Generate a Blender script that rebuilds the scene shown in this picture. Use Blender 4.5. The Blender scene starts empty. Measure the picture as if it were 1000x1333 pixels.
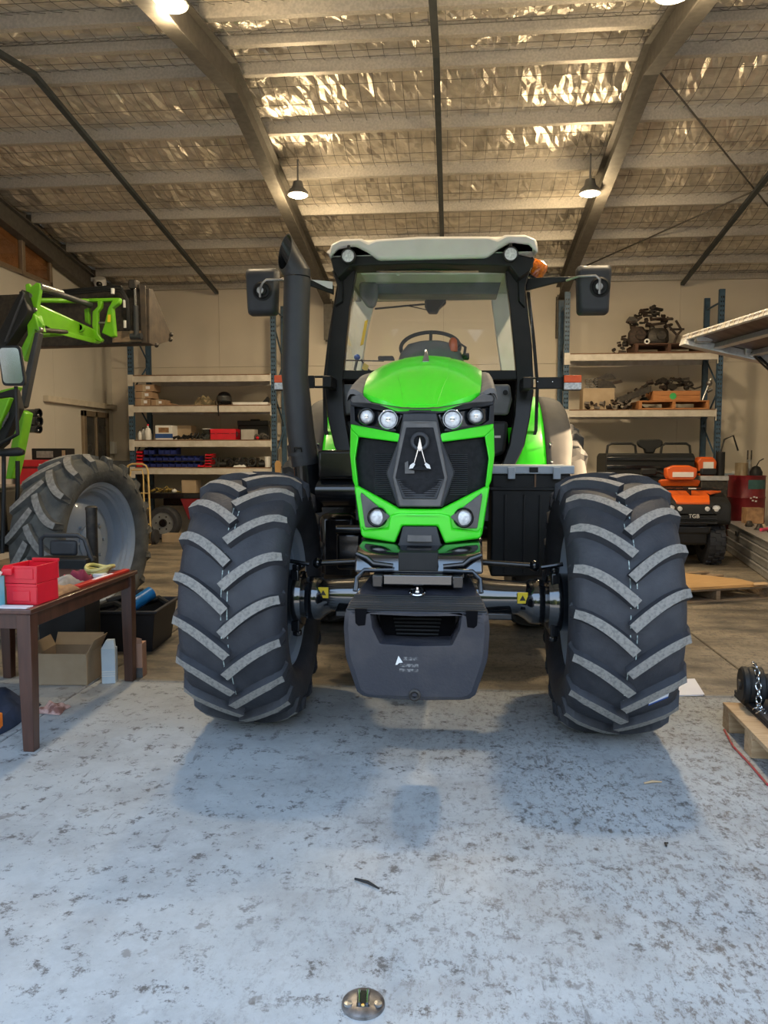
import bpy, bmesh, math, random
from mathutils import Vector, Matrix
S = bpy.context.scene
COL = S.collection
R_ = math.radians
PI = math.pi
# ---------------------------------------------------------------- camera
YAW, PIT, FPX, CH = R_(5.15), R_(-4.38), 1000.0, 1.56
cd_ = bpy.data.cameras.new('camera'); cam = bpy.data.objects.new('camera', cd_); COL.objects.link(cam)
cam.location = (0, 0, CH); cam.rotation_euler = (PI/2 + PIT, 0, YAW)
cd_.sensor_fit = 'VERTICAL'; cd_.sensor_height = 36.0; cd_.lens = 36.0*FPX/1333.0
cd_.clip_start = .05; cd_.clip_end = 200
S.camera = cam
# ---------------------------------------------------------------- sky, sun, exposure
wd = bpy.data.worlds.new('sky'); S.world = wd; wd.use_nodes = True
nt = wd.node_tree; bg = nt.nodes['Background']
tc = nt.nodes.new('ShaderNodeTexCoord'); sx = nt.nodes.new('ShaderNodeSeparateXYZ')
rp = nt.nodes.new('ShaderNodeValToRGB')
nt.links.new(tc.outputs['Generated'], sx.inputs[0]); nt.links.new(sx.outputs['Z'], rp.inputs[0])
rp.color_ramp.elements[0].position = 0.0; rp.color_ramp.elements[0].color = (.80, .86, .92, 1)
rp.color_ramp.elements[1].position = .7; rp.color_ramp.elements[1].color = (.45, .66, .98, 1)
nt.links.new(rp.outputs[0], bg.inputs[0]); bg.inputs[1].default_value = 3.2
sl = bpy.data.lights.new('sun', 'SUN'); so = bpy.data.objects.new('sun', sl); COL.objects.link(so)
sl.energy = 30.0; sl.color = (1, .73, .44); sl.angle = R_(.6)
so.rotation_euler = Vector((-.97, -.12, -.30)).to_track_quat('-Z', 'Y').to_euler()
so.location = (20, 8, 12)
S.view_settings.view_transform = 'Standard'; S.view_settings.look = 'None'
S.view_settings.gamma = 1.0; S.view_settings.exposure = 0.1
S.view_settings.use_curve_mapping = False
LAMP_W = 270.0
# ---------------------------------------------------------------- pixel -> place helpers
_fw = Vector((-math.sin(YAW)*math.cos(PIT), math.cos(YAW)*math.cos(PIT), math.sin(PIT)))
_rt = Vector((math.cos(YAW), math.sin(YAW), 0)); _up = _rt.cross(_fw)
def ray(u, v): return _fw + _rt*((u-500)/FPX) - _up*((v-666.5)/FPX)
def at(u, v, Y):
    d = ray(u, v); return Vector((0, 0, CH)) + d*(Y/d.y)
def fl(u, v, Z=0.0):
    d = ray(u, v); return Vector((0, 0, CH)) + d*((Z-CH)/d.z)
# ---------------------------------------------------------------- materials
_M = {}
def mat(name, c, c2=None, rough=.5, metal=0.0, scale=8.0, bump=0.0, bscale=None, coat=0.0, detail=6.0, lo=.35, hi=.65, stretch=(1,1,1), emit=None, spec=None):
    if name in _M: return _M[name]
    m = bpy.data.materials.new(name); m.use_nodes = True; n = m.node_tree.nodes; L = m.node_tree.links
    b = n['Principled BSDF']; c = tuple(c)
    b.inputs['Roughness'].default_value = rough; b.inputs['Metallic'].default_value = metal
    b.inputs['Coat Weight'].default_value = coat; b.inputs['Coat Roughness'].default_value = .08
    if spec is not None: b.inputs['Specular IOR Level'].default_value = spec
    t = n.new('ShaderNodeTexCoord'); mp = n.new('ShaderNodeMapping'); mp.inputs['Scale'].default_value = stretch
    L.new(t.outputs['Object'], mp.inputs[0])
    ns = n.new('ShaderNodeTexNoise'); ns.inputs['Scale'].default_value = scale; ns.inputs['Detail'].default_value = detail
    L.new(mp.outputs[0], ns.inputs['Vector'])
    r = n.new('ShaderNodeValToRGB'); r.color_ramp.elements[0].position = lo; r.color_ramp.elements[1].position = hi
    if c2 is None: c2 = tuple(x*.82 for x in c)
    r.color_ramp.elements[0].color = c + (1,); r.color_ramp.elements[1].color = tuple(c2) + (1,)
    L.new(ns.outputs['Fac'], r.inputs[0]); L.new(r.outputs[0], b.inputs['Base Color'])
    if bump:
        n2 = n.new('ShaderNodeTexNoise'); n2.inputs['Scale'].default_value = bscale or scale*3; n2.inputs['Detail'].default_value = 4
        L.new(mp.outputs[0], n2.inputs['Vector'])
        bp = n.new('ShaderNodeBump'); bp.inputs['Strength'].default_value = bump; bp.inputs['Distance'].default_value = .02
        L.new(n2.outputs['Fac'], bp.inputs['Height']); L.new(bp.outputs[0], b.inputs['Normal'])
    if emit:
        b.inputs['Emission Color'].default_value = tuple(emit[:3]) + (1,); b.inputs['Emission Strength'].default_value = emit[3]
    _M[name] = m; return m
def glass(name, tint, gl=.06, rough=.02):
    m = bpy.data.materials.new(name); m.use_nodes = True; n = m.node_tree.nodes; L = m.node_tree.links
    n.remove(n['Principled BSDF'])
    tr = n.new('ShaderNodeBsdfTransparent'); tr.inputs[0].default_value = tuple(tint)+(1,)
    g = n.new('ShaderNodeBsdfGlossy'); g.inputs['Roughness'].default_value = rough
    lw = n.new('ShaderNodeLayerWeight'); lw.inputs[0].default_value = .5
    pw = n.new('ShaderNodeMath'); pw.operation = 'POWER'; L.new(lw.outputs['Facing'], pw.inputs[0]); pw.inputs[1].default_value = 4.0
    ma = n.new('ShaderNodeMath'); ma.operation = 'MULTIPLY_ADD'; L.new(pw.outputs[0], ma.inputs[0]); ma.inputs[1].default_value = .7; ma.inputs[2].default_value = .022
    mx = n.new('ShaderNodeMixShader'); L.new(ma.outputs[0], mx.inputs[0]); L.new(tr.outputs[0], mx.inputs[1]); L.new(g.outputs[0], mx.inputs[2])
    L.new(mx.outputs[0], n['Material Output'].inputs[0]); return m
# ---------------------------------------------------------------- mesh builder
class MB:
    def __init__(s): s.v = []; s.f = []; s.m = []; s.k = 0
    def add(s, vs, fs):
        o = len(s.v); s.v += [tuple(p) for p in vs]
        s.f += [[i+o for i in f] for f in fs]; s.m += [s.k]*len(fs); return s
    def mi(s, k): s.k = k; return s
    def box(s, c, d, rot=None):
        c = Vector(c); x, y, z = d[0]/2, d[1]/2, d[2]/2
        P = [Vector(p) for p in ((-x,-y,-z),(x,-y,-z),(x,y,-z),(-x,y,-z),(-x,-y,z),(x,-y,z),(x,y,z),(-x,y,z))]
        if rot is not None:
            Mx = Matrix.Rotation(rot, 3, 'Z') if isinstance(rot, (int, float)) else rot
            P = [Mx @ p for p in P]
        return s.add([c+p for p in P], [(3,2,1,0),(4,5,6,7),(0,1,5,4),(1,2,6,5),(2,3,7,6),(3,0,4,7)])
    def bb(s, a, b):
        return s.box([(a[i]+b[i])/2 for i in range(3)], [abs(b[i]-a[i]) for i in range(3)])
    def prism(s, pts, vec):
        pts = [Vector(p) for p in pts]; n = len(pts); vec = Vector(vec)
        nrm = Vector((0,0,0))
        for i in range(n): nrm += (pts[i]-pts[0]).cross(pts[(i+1) % n]-pts[0])
        if nrm.dot(vec) > 0: pts = pts[::-1]
        q = [p+vec for p in pts]
        return s.add(pts+q, [list(range(n)), list(range(2*n-1, n-1, -1))] + [[(i+1) % n, i, n+i, n+(i+1) % n] for i in range(n)])
    def _frame(s, d):
        d = d.normalized(); a = Vector((0,0,1)) if abs(d.z) < .9 else Vector((1,0,0))
        x = d.cross(a).normalized(); return x, d.cross(x).normalized()
    def cyl(s, p0, p1, r0, r1=None, n=16, cap=True):
        p0, p1 = Vector(p0), Vector(p1); r1 = r0 if r1 is None else r1
        x, y = s._frame(p1-p0)
        A = [p0+(x*math.cos(2*PI*i/n)+y*math.sin(2*PI*i/n))*r0 for i in range(n)]
        B = [p1+(x*math.cos(2*PI*i/n)+y*math.sin(2*PI*i/n))*r1 for i in range(n)]
        f = [[i, n+i, n+(i+1) % n, (i+1) % n] for i in range(n)]
        if cap: f += [list(range(n)), list(range(2*n-1, n-1, -1))]
        return s.add(A+B, f)
    def tube(s, pts, r, n=8, closed=False):
        pts = [Vector(p) for p in pts]; k = len(pts); rings = []; px = None
        for i, p in enumerate(pts):
            if closed: d = pts[(i+1) % k]-pts[i-1]
            else: d = pts[min(i+1, k-1)]-pts[max(i-1, 0)]
            d.normalize()
            if px is None: x, y = s._frame(d)
            else:
                x = (px - d*px.dot(d))
                x = x.normalized() if x.length > 1e-6 else s._frame(d)[0]
                y = d.cross(x)
            px = x; rr = r[i] if isinstance(r, (list, tuple)) else r
            rings.append([p+(x*math.cos(2*PI*j/n)+y*math.sin(2*PI*j/n))*rr for j in range(n)])
        return s.loft(rings, loop=closed)
    def loft(s, rings, closed=True, cap=True, loop=False):
        n = len(rings[0]); k = len(rings); vs = [p for r in rings for p in r]; fs = []
        for i in range(k if loop else k-1):
            a, b = i*n, ((i+1) % k)*n
            for j in range(n if closed else n-1):
                j2 = (j+1) % n; fs.append([a+j, a+j2, b+j2, b+j])
        if cap and closed and not loop: fs += [list(range(n-1, -1, -1)), [(k-1)*n+j for j in range(n)]]
        return s.add(vs, fs)
    def grid(s, P, thick=None):          # P[i][j] points; a sheet, optionally given depth along thick
        n = len(P[0]); k = len(P); vs = [Vector(p) for r in P for p in r]
        fs = [[i*n+j, i*n+j+1, (i+1)*n+j+1, (i+1)*n+j] for i in range(k-1) for j in range(n-1)]
        if thick is None: return s.add(vs, fs)
        t = Vector(thick); N = n*k
        f2 = [[q+N for q in f[::-1]] for f in fs]
        ed = [i for i in range(n)] + [i*n+n-1 for i in range(1, k)] + [(k-1)*n+j for j in range(n-2, -1, -1)] + [i*n for i in range(k-2, 0, -1)]
        sd = [[ed[(i+1) % len(ed)], ed[i], ed[i]+N, ed[(i+1) % len(ed)]+N] for i in range(len(ed))]
        return s.add(vs+[p+t for p in vs], fs+f2+sd)
    def lathe(s, prof, c, ax, n=32, loop=False):   # prof: (radius, along)
        c = Vector(c); ax = Vector(ax).normalized(); x, y = s._frame(ax)
        rings = [[c+ax*a+(x*math.cos(2*PI*i/n)+y*math.sin(2*PI*i/n))*max(r, 1e-4) for i in range(n)] for r, a in prof]
        return s.loft(rings, cap=not loop, loop=loop)
    def ball(s, c, r, n=12, lo=-1.0):
        r = (r, r, r) if isinstance(r, (int, float)) else r; c = Vector(c); k = max(4, n//2)
        th = [-PI/2 + PI*i/k for i in range(k+1)]
        rings = [[c+Vector((r[0]*max(math.cos(t), .02)*math.cos(2*PI*j/n), r[1]*max(math.cos(t), .02)*math.sin(2*PI*j/n), r[2]*max(math.sin(t), lo))) for j in range(n)] for t in th]
        return s.loft(rings)
    def build(s, name, mats, parent=None, bevel=0.0, smooth=40, seg=2, label=None, origin=None):
        me = bpy.data.meshes.new(name)
        vs = s.v
        if parent is None and origin is None and vs:
            xs = [p[0] for p in vs]; ys = [p[1] for p in vs]; zs = [p[2] for p in vs]
            origin = Vector(((min(xs)+max(xs))/2, (min(ys)+max(ys))/2, min(zs)))
        if origin is not None: vs = [tuple(Vector(p)-Vector(origin)) for p in vs]
        me.from_pydata(vs, [], s.f)
        mats = mats if isinstance(mats, (list, tuple)) else [mats]
        for m in mats: me.materials.append(m)
        if len(mats) > 1: me.polygons.foreach_set('material_index', s.m)
        bm = bmesh.new(); bm.from_mesh(me); bmesh.ops.recalc_face_normals(bm, faces=bm.faces)
        bm.to_mesh(me); bm.free()
        if smooth:
            me.polygons.foreach_set('use_smooth', [True]*len(me.polygons)); me.set_sharp_from_angle(angle=R_(smooth))
        me.update()
        o = bpy.data.objects.new(name, me); COL.objects.link(o)
        if origin is not None: o.location = origin
        if parent is not None:
            o.parent = parent
            if parent.get('_w'): o.matrix_parent_inverse = Matrix.LocRotScale(parent.location, parent.rotation_euler, None).inverted()
        if bevel:
            b = o.modifiers.new('bevel', 'BEVEL'); b.width = bevel; b.segments = seg; b.limit_method = 'ANGLE'; b.angle_limit = R_(35)
            if smooth: b.harden_normals = False
        if label: o['label'] = label
        return o
def tag(o, label, cat, group=None, kind=None):
    if label: o['label'] = label
    if cat: o['category'] = cat
    if group: o['group'] = group
    if kind: o['kind'] = kind
    return o
def thing(name, label, cat, loc=(0,0,0), rz=0.0, group=None, world=False):
    o = bpy.data.objects.new(name, None); COL.objects.link(o); o.location = loc; o.rotation_euler = (0, 0, rz)
    o.empty_display_size = .1
    if world: o['_w'] = 1
    return tag(o, label, cat, group)
def copy_tree(o, parent=None, loc=None, rz=None, label=None):
    c = o.copy(); COL.objects.link(c)
    if parent is not None: c.parent = parent
    if loc is not None: c.location = loc
    if rz is not None: c.rotation_euler = (0, 0, rz)
    if label: c['label'] = label
    for ch in o.children: copy_tree(ch, c)
    return c
def lerp(a, b, t): return a+(b-a)*t
def rings_box(w, d, z0, z1, tw=1.0): pass
def text(txt, size, loc, rot, m, parent, name='lettering', ext=.002):
    cu = bpy.data.curves.new(name, 'FONT'); cu.body = txt; cu.size = size; cu.extrude = ext; cu.align_x = 'CENTER'; cu.align_y = 'CENTER'
    o0 = bpy.data.objects.new('tmp_text', cu); COL.objects.link(o0)
    dg = bpy.context.evaluated_depsgraph_get(); me = bpy.data.meshes.new_from_object(o0.evaluated_get(dg))
    bpy.data.objects.remove(o0); bpy.data.curves.remove(cu)
    me.materials.clear(); me.materials.append(m)
    o = bpy.data.objects.new(name, me); COL.objects.link(o); o.location = loc; o.rotation_euler = rot; o.parent = parent
    if parent.get('_w'): o.matrix_parent_inverse = Matrix.LocRotScale(parent.location, parent.rotation_euler, None).inverted()
    return o

GREEN = mat('tractor_green_paint', (.045,.80,.016), (.04,.72,.014), rough=.3, coat=.5, scale=3)
LGREEN = mat('loader_green_paint', (.17,.52,.012), (.13,.42,.01), rough=.38, coat=.2, scale=6)
RUB = mat('tyre_rubber', (.024,.026,.033), (.04,.042,.05), rough=.62, scale=9, bump=.15, bscale=60)
LUGT = mat('lug_worn_top', (.27,.255,.23), (.16,.155,.145), rough=.85, scale=70, lo=.45, hi=.7, bump=.2, bscale=120)
DRUB = mat('dusty_tyre_rubber', (.06,.062,.06), (.12,.12,.11), rough=.85, scale=7, bump=.25, bscale=50)
DLUG = mat('dusty_lug_top', (.3,.29,.27), (.17,.165,.155), rough=.9, scale=30)
BLK = mat('gloss_black_paint', (.005,.006,.008), (.008,.009,.011), rough=.18, coat=.3, scale=4)
BPL = mat('black_plastic', (.010,.011,.012), (.014,.015,.016), rough=.55, spec=.35, scale=10, bump=.06, bscale=160)
DGR = mat('dark_grey_plastic', (.032,.036,.043), (.045,.049,.056), rough=.5, spec=.4, scale=7, bump=.06, bscale=200)
MGR = mat('dusty_grey_plastic', (.10,.10,.10), (.14,.135,.13), rough=.7, scale=14)
GRIL = mat('grille_mesh_dark', (.008,.009,.011), (.015,.016,.019), rough=.7, spec=.25, scale=40)
EXH = mat('matt_black_exhaust', (.022,.025,.03), (.03,.033,.038), rough=.42, scale=5)
WTM = mat('cast_weight_dark', (.026,.028,.038), (.062,.057,.06), rough=.36, scale=5, lo=.45, hi=.75, bump=.12, bscale=90)
ROOFW = mat('cab_roof_white', (.72,.70,.66), (.64,.62,.58), rough=.45, scale=5)
LGREY = mat('cab_trim_pale_grey', (.85,.85,.82), (.78,.78,.75), rough=.7, scale=8)
MIDG = mat('cab_trim_mid_grey', (.19,.2,.21), (.15,.16,.17), rough=.6, scale=8)
RIMG = mat('rim_grey_paint', (.36,.42,.50), (.31,.365,.44), rough=.42, metal=.0, coat=.2, scale=4)
CHR = mat('chrome', (.75,.76,.78), rough=.12, metal=1.0, scale=3)
STL = mat('bare_steel', (.45,.45,.45), (.3,.3,.3), rough=.35, metal=.9, scale=20)
GALV = mat('galvanised_steel', (.56,.52,.46), (.46,.43,.38), rough=.5, metal=.5, scale=40, lo=.4, hi=.6)
RAFT = mat('rafter_steel', (.085,.078,.066), (.12,.11,.095), rough=.55, metal=.3, scale=14)
ALU = mat('aluminium', (.62,.62,.62), (.5,.5,.5), rough=.4, metal=.75, scale=12, stretch=(1,8,1))
ORG = mat('orange_plastic', (.75,.13,.015), (.66,.10,.012), rough=.35, coat=.3, scale=6)
RED = mat('red_plastic', (.72,.012,.03), (.62,.01,.025), rough=.35, coat=.2, scale=6)
DRED = mat('dark_red_paint', (.22,.012,.018), (.15,.01,.014), rough=.45, scale=6)
BLUB = mat('deep_blue_plastic', (.015,.03,.20), (.01,.02,.14), rough=.45, scale=10)
RBLU = mat('rack_blue_paint', (.045,.10,.17), (.03,.065,.11), rough=.5, scale=14)
RCRM = mat('rack_beam_cream', (.62,.58,.52), (.5,.46,.4), rough=.55, scale=9)
DECK = mat('shelf_board', (.22,.13,.08), (.16,.09,.055), rough=.8, scale=6, stretch=(1,10,1))
WOOD = mat('dark_stained_wood', (.085,.035,.022), (.05,.02,.013), rough=.38, coat=.3, scale=5, stretch=(6,6,.7))
WOODT = mat('dark_stained_wood_top', (.095,.036,.023), (.055,.02,.014), rough=.32, coat=.4, scale=5, stretch=(6,.8,6))
CARD = mat('cardboard', (.44,.34,.23), (.38,.285,.185), rough=.85, scale=5)
CARDO = mat('orange_cardboard', (.52,.32,.14), (.45,.27,.11), rough=.85, scale=4, stretch=(1,5,1))
PINE = mat('pallet_pine', (.58,.41,.24), (.46,.30,.16), rough=.8, scale=7, stretch=(1,9,9))
OLDW = mat('weathered_pallet_wood', (.34,.24,.15), (.23,.16,.1), rough=.85, scale=7, stretch=(1,8,8))
DKW = mat('dark_pallet_wood', (.12,.06,.04), (.08,.04,.025), rough=.85, scale=7)
ORW = mat('orange_crate_wood', (.50,.22,.08), (.40,.16,.055), rough=.75, scale=6, stretch=(1,6,6))
RUST = mat('rusty_scrap_steel', (.075,.05,.038), (.03,.024,.022), rough=.7, metal=.4, scale=24)
DSTL = mat('oily_dark_steel', (.035,.033,.032), (.07,.06,.05), rough=.55, metal=.5, scale=24)
WHT = mat('white_plastic', (.8,.8,.78), (.74,.74,.72), rough=.45, scale=8)
PAP = mat('white_paper', (.82,.82,.86), (.78,.78,.83), rough=.8, scale=4)
YEL = mat('yellow_label', (.85,.62,.02), (.8,.56,.02), rough=.5, scale=10)
TROY = mat('trolley_cream_yellow', (.72,.52,.22), (.6,.42,.16), rough=.45, scale=12)
LENS = mat('lamp_lens', (.85,.86,.86), (.55,.56,.58), rough=.12, scale=60, coat=1.0)
AMB = mat('amber_lens', (.85,.25,.01), (.5,.10,.005), rough=.15, coat=.8, scale=40)
OLEN = mat('orange_lens', (.9,.13,.02), (.85,.10,.015), rough=.5, coat=.0, scale=20)
DUSTB = mat('black_mudguard_plastic', (.05,.05,.052), (.065,.063,.062), rough=.75, scale=10)
PILB = mat('pillar_black', (.006,.007,.008), (.009,.010,.011), rough=.3, spec=.3)
MBLK = mat('matt_black_recess', (.003,.003,.004), (.004,.004,.005), rough=.95, spec=.1)
WETB = mat('wet_gloss_black', (.004,.005,.007), (.006,.007,.009), rough=.12, coat=1.0, spec=1.0)
GLASS = glass('cab_glass', (.97,.975,.965))
WGLASS = glass('window_glass', (.9,.82,.72))
# ================================================================ SETTING
WY, XL, XR = 14.5, -6.6, 6.2
def roofz(y): return 5.71-.158*abs(y-8.1)
# concrete: one material for every slab, stains and tone by place
def concrete():
    m = bpy.data.materials.new('stained_concrete'); m.use_nodes = True; n = m.node_tree.nodes; L = m.node_tree.links; b = n['Principled BSDF']
    g = n.new('ShaderNodeNewGeometry')
    def noise(sc, det=8, rough=.6, st=(1,1,1)):
        mp = n.new('ShaderNodeMapping'); mp.inputs['Scale'].default_value = st; L.new(g.outputs['Position'], mp.inputs[0])
        t = n.new('ShaderNodeTexNoise'); t.inputs['Scale'].default_value = sc; t.inputs['Detail'].default_value = det; t.inputs['Roughness'].default_value = rough
        L.new(mp.outputs[0], t.inputs['Vector']); return t.outputs['Fac']
    def ramp(x, a, b_, c0=(0,0,0,1), c1=(1,1,1,1)):
        r = n.new('ShaderNodeValToRGB'); r.color_ramp.elements[0].position = a; r.color_ramp.elements[1].position = b_
        r.color_ramp.elements[0].color = c0; r.color_ramp.elements[1].color = c1; L.new(x, r.inputs[0]); return r.outputs[0]
    def mixc(f, a, c):
        x = n.new('ShaderNodeMix'); x.data_type = 'RGBA'
        L.new(f, x.inputs[0])
        for s_, v in ((6, a), (7, c)):
            if isinstance(v, tuple): x.inputs[s_].default_value = v
            else: L.new(v, x.inputs[s_])
        return x.outputs[2]
    def mul(a, c):
        x = n.new('ShaderNodeMath'); x.operation = 'MULTIPLY'
        for i, v in enumerate((a, c)):
            if isinstance(v, float): x.inputs[i].default_value = v
            else: L.new(v, x.inputs[i])
        return x.outputs[0]
    base = ramp(noise(1.3), .3, .7, (.34,.37,.38,1), (.45,.47,.475,1))
    base = mixc(mul(ramp(noise(38, 4), .35, .65), .45), base, (.36,.38,.39,1))
    base = mixc(mul(ramp(noise(2.2, 9, .72), .45, .62), .55), base, (.25,.26,.265,1))
    # patchy, darker brown colour on the slabs behind the joint (y > 5)
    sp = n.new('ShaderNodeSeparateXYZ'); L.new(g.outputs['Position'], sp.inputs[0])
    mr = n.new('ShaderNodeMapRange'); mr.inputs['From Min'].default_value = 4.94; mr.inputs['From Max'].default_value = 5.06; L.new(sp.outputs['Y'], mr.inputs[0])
    inner_brown = ramp(noise(1.5, 9, .7, (.7, 1.6, 1)), .38, .60, (.055,.045,.032,1), (.29,.235,.16,1))
    base = mixc(mul(mr.outputs[0], .93), base, inner_brown)
    # dark oil flecks, scuffs and drags
    big = ramp(noise(.9, 3), .30, .50)
    fle = ramp(noise(11, 9, .82), .545, .60)
    base = mixc(mul(mul(fle, big), .9), base, (.075,.07,.068,1))
    sc = ramp(noise(5, 7, .72, (3, .5, 1)), .60, .66)
    base = mixc(mul(mul(sc, ramp(noise(.7, 2), .45, .6)), .75), base, (.10,.095,.09,1))
    spot = ramp(noise(6.5, 4, .6), .66, .69)
    base = mixc(mul(spot, .6), base, (.13,.12,.11,1))
    br = ramp(noise(.55, 4), .52, .75)
    base = mixc(mul(br, .3), base, (.40,.35,.28,1))
    # brown grit trodden in along the middle and right of the doorway slab
    mrx = n.new('ShaderNodeMapRange'); mrx.inputs['From Min'].default_value = -1.1; mrx.inputs['From Max'].default_value = .7; L.new(sp.outputs['X'], mrx.inputs[0])
    grit = ramp(noise(20, 10, .85, (1.5, .8, 1)), .51, .58)
    area = ramp(noise(1.6, 5, .6), .32, .50)
    base = mixc(mul(mul(mul(grit, area), mrx.outputs[0]), .85), base, (.10,.08,.065,1))
    L.new(base, b.inputs['Base Color'])
    rr = ramp(noise(2.1, 5), .35, .65, (.50,)*3+(1,), (.75,)*3+(1,)); L.new(rr, b.inputs['Roughness'])
    bp = n.new('ShaderNodeBump'); bp.inputs['Strength'].default_value = .12; bp.inputs['Distance'].default_value = .01
    L.new(noise(55, 5), bp.inputs['Height']); L.new(bp.outputs[0], b.inputs['Normal'])
    return m
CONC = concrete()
GROUT = mat('joint_dirt', (.035,.032,.03), (.06,.055,.05), rough=.95, scale=20)
yard = MB().bb((-60, -70, -.5), (60, -7.02, -.02)).build('ground', mat('yard_asphalt', (.16,.16,.155), (.2,.2,.19), rough=.9, scale=2), smooth=0); yard['kind'] = 'structure'
# trees across the yard, behind the camera, that show only as reflections
_r = random.Random(2); tm = MB()
for k in range(26):
    x_ = -48+k*3.9; h_ = _r.uniform(7.0, 11.0); tm.ball((x_+_r.uniform(-1,1), -26+_r.uniform(-3,3), h_*.45), (_r.uniform(2.2,3.4), 2.2, h_*.55), 12)
treeline = tm.build('treeline', mat('tree_foliage', (.03,.055,.02), (.07,.10,.035), rough=.9, scale=2.5, bump=1.0, bscale=6)); treeline['kind'] = 'stuff'
floor = MB().bb((-9, -7, -.3), (8, WY, -.02)).build('floor', GROUT, smooth=0, origin=(0,0,-.3)); floor['kind'] = 'structure'; floor['_w'] = 1
jx = [-9, -6.95, -2.44, 2.07, 6.58, 8]; jy = [-7, .5, 5.0, 9.6, WY]
for i in range(5):
    for j in range(4):
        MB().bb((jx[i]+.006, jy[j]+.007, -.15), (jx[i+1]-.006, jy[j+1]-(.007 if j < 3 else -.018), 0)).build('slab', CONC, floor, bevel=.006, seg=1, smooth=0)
# walls
WALL = mat('cream_wall_paint', (.65,.585,.485), (.60,.54,.45), rough=.7, scale=1.2)
WALL2 = mat('cream_side_wall_paint', (.58,.55,.49), (.53,.505,.45), rough=.65, scale=1.0)
SEAM = mat('wall_seam', (.30,.26,.2), rough=.8)
wb = MB().bb((XL-.2, WY+.02, -.3), (XR+.2, WY+.25, 5.2)).build('wall_back', SEAM, smooth=0); wb['kind'] = 'structure'; wb['_w'] = 1
xs = [XL-.1, -4.46, -2.33, -.2, 1.92, 4.05, XR+.1]
for i in range(6):
    for z0, z1 in ((0, 3.2), (3.2, 4.9)):
        MB().bb((xs[i]+.002, WY, z0+.003), (xs[i+1]-.002, WY+.03, z1-.003)).build('panel', WALL, wb, smooth=0)
wl = bpy.data.objects.new('wall_left', None)
def gable(name, x0, x1, m, holes=()):
    mb = MB()
    ys = [1.8, 8.1, WY]
    pts = [(x0, 1.8, 0), (x0, WY, 0), (x0, WY, roofz(WY)+.12), (x0, 8.1, roofz(8.1)+.12), (x0, 1.8, roofz(1.8)+.12)]
    mb.prism(pts, (x1-x0, 0, 0)); return mb
o = gable('wall_left', XL-.02, XL-.25, SEAM).build('wall_left', SEAM, smooth=0); o['kind'] = 'structure'; o['_w'] = 1; wl = o
yy = [1.8, 3.9, 6.0, 8.1, 10.2, 12.3, WY]
for i in range(6):
    a, b_ = yy[i]+.002, yy[i+1]-.002
    MB().prism([(XL, a, 0), (XL, b_, 0), (XL, b_, roofz(b_)), (XL, a, roofz(a))], (-.04, 0, 0)).build('panel', WALL2, wl, smooth=0)
# right wall, with an added, unseen opening high up to let low sun in
OY0, OY1, OZ0, OZ1 = 6.55, 7.6, 2.45, 3.62
wr = MB()
wr.bb((XR, 1.8, 0), (XR+.2, OY0, 5.0)); wr.bb((XR, OY1, 0), (XR+.2, WY, 5.0)); wr.bb((XR, OY0, 0), (XR+.2, OY1, OZ0)); wr.bb((XR, OY0, OZ1), (XR+.2, OY1, 5.0))
wr.prism([(XR, 1.8, 5.0), (XR, WY, 5.0), (XR, 8.1, 5.85)], (.2, 0, 0))
o = wr.build('wall_right', WALL2, smooth=0); o['kind'] = 'structure'
fm = MB()
for a, b_ in (((XR-.02, OY0, OZ0), (XR+.22, OY0+.05, OZ1)), ((XR-.02, OY1-.05, OZ0), (XR+.22, OY1, OZ1)), ((XR-.02, OY0, OZ0), (XR+.22, OY1, OZ0+.05)), ((XR-.02, OY0, OZ1-.05), (XR+.22, OY1, OZ1))): fm.bb(a, b_)
o = fm.build('added_sun_opening', ALU, bevel=.004); o['kind'] = 'structure'  # frame of the added opening, made up to bring sun to the mudguard
# front wall: wide doorway, header above and jambs at the sides, behind the frame's edge
wf = MB(); wf.bb((XL-.2, 1.55, 4.1), (XR+.2, 1.75, 4.8)); wf.bb((XL-.2, 1.55, 0), (-5.6, 1.75, 4.1)); wf.bb((5.2, 1.55, 0), (XR+.2, 1.75, 4.1))
o = wf.build('wall_front', WALL2, smooth=0); o['kind'] = 'structure'
# ceiling: roof sheet; foil blanket, wire mesh, purlins, rafters and bridging are its pieces
FOIL = mat('silver_foil_blanket', (.82,.76,.66), (.58,.53,.45), rough=.32, metal=.70, scale=4, bump=.35, bscale=30, stretch=(1,2.2,1))
rs = MB(); rs.prism([(XL-.25, 1.5, roofz(1.5)+.16), (XL-.25, 8.1, roofz(8.1)+.16), (XL-.25, WY+.3, roofz(WY+.3)+.16), (XL-.25, WY+.3, roofz(WY+.3)+.2), (XL-.25, 8.1, roofz(8.1)+.2), (XL-.25, 1.5, roofz(1.5)+.2)], (13.3, 0, 0))
ceil = rs.build('ceiling', GALV, smooth=0); ceil['kind'] = 'structure'; ceil['_w'] = 1
py = [1.9, 2.9, 3.97, 5.03, 6.1, 7.12, 7.80, 8.40, 9.50, 10.55, 11.60, 12.66, 13.72, 14.42]
rx = [XL+.1, -2.33, 1.92, XR-.1]
PH = .155
for i, y in enumerate(py):
    s = 1 if y > 8.1 else -1
    for k in range(3):
        x0, x1 = rx[k]+.002, rx[k+1]-.002; zt = roofz(y)+.10
        mb = MB()
        mb.bb((x0, y-.004, zt-PH), (x1, y+.004, zt)); mb.bb((x0, y, zt-PH-.006), (x1, y+.07, zt-PH+.002)); mb.bb((x0, y-.07, zt-.006), (x1, y, zt+.002))
        mb.build('purlin', GALV, ceil, smooth=0)
rnd = random.Random(4)
rib = MB()
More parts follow.
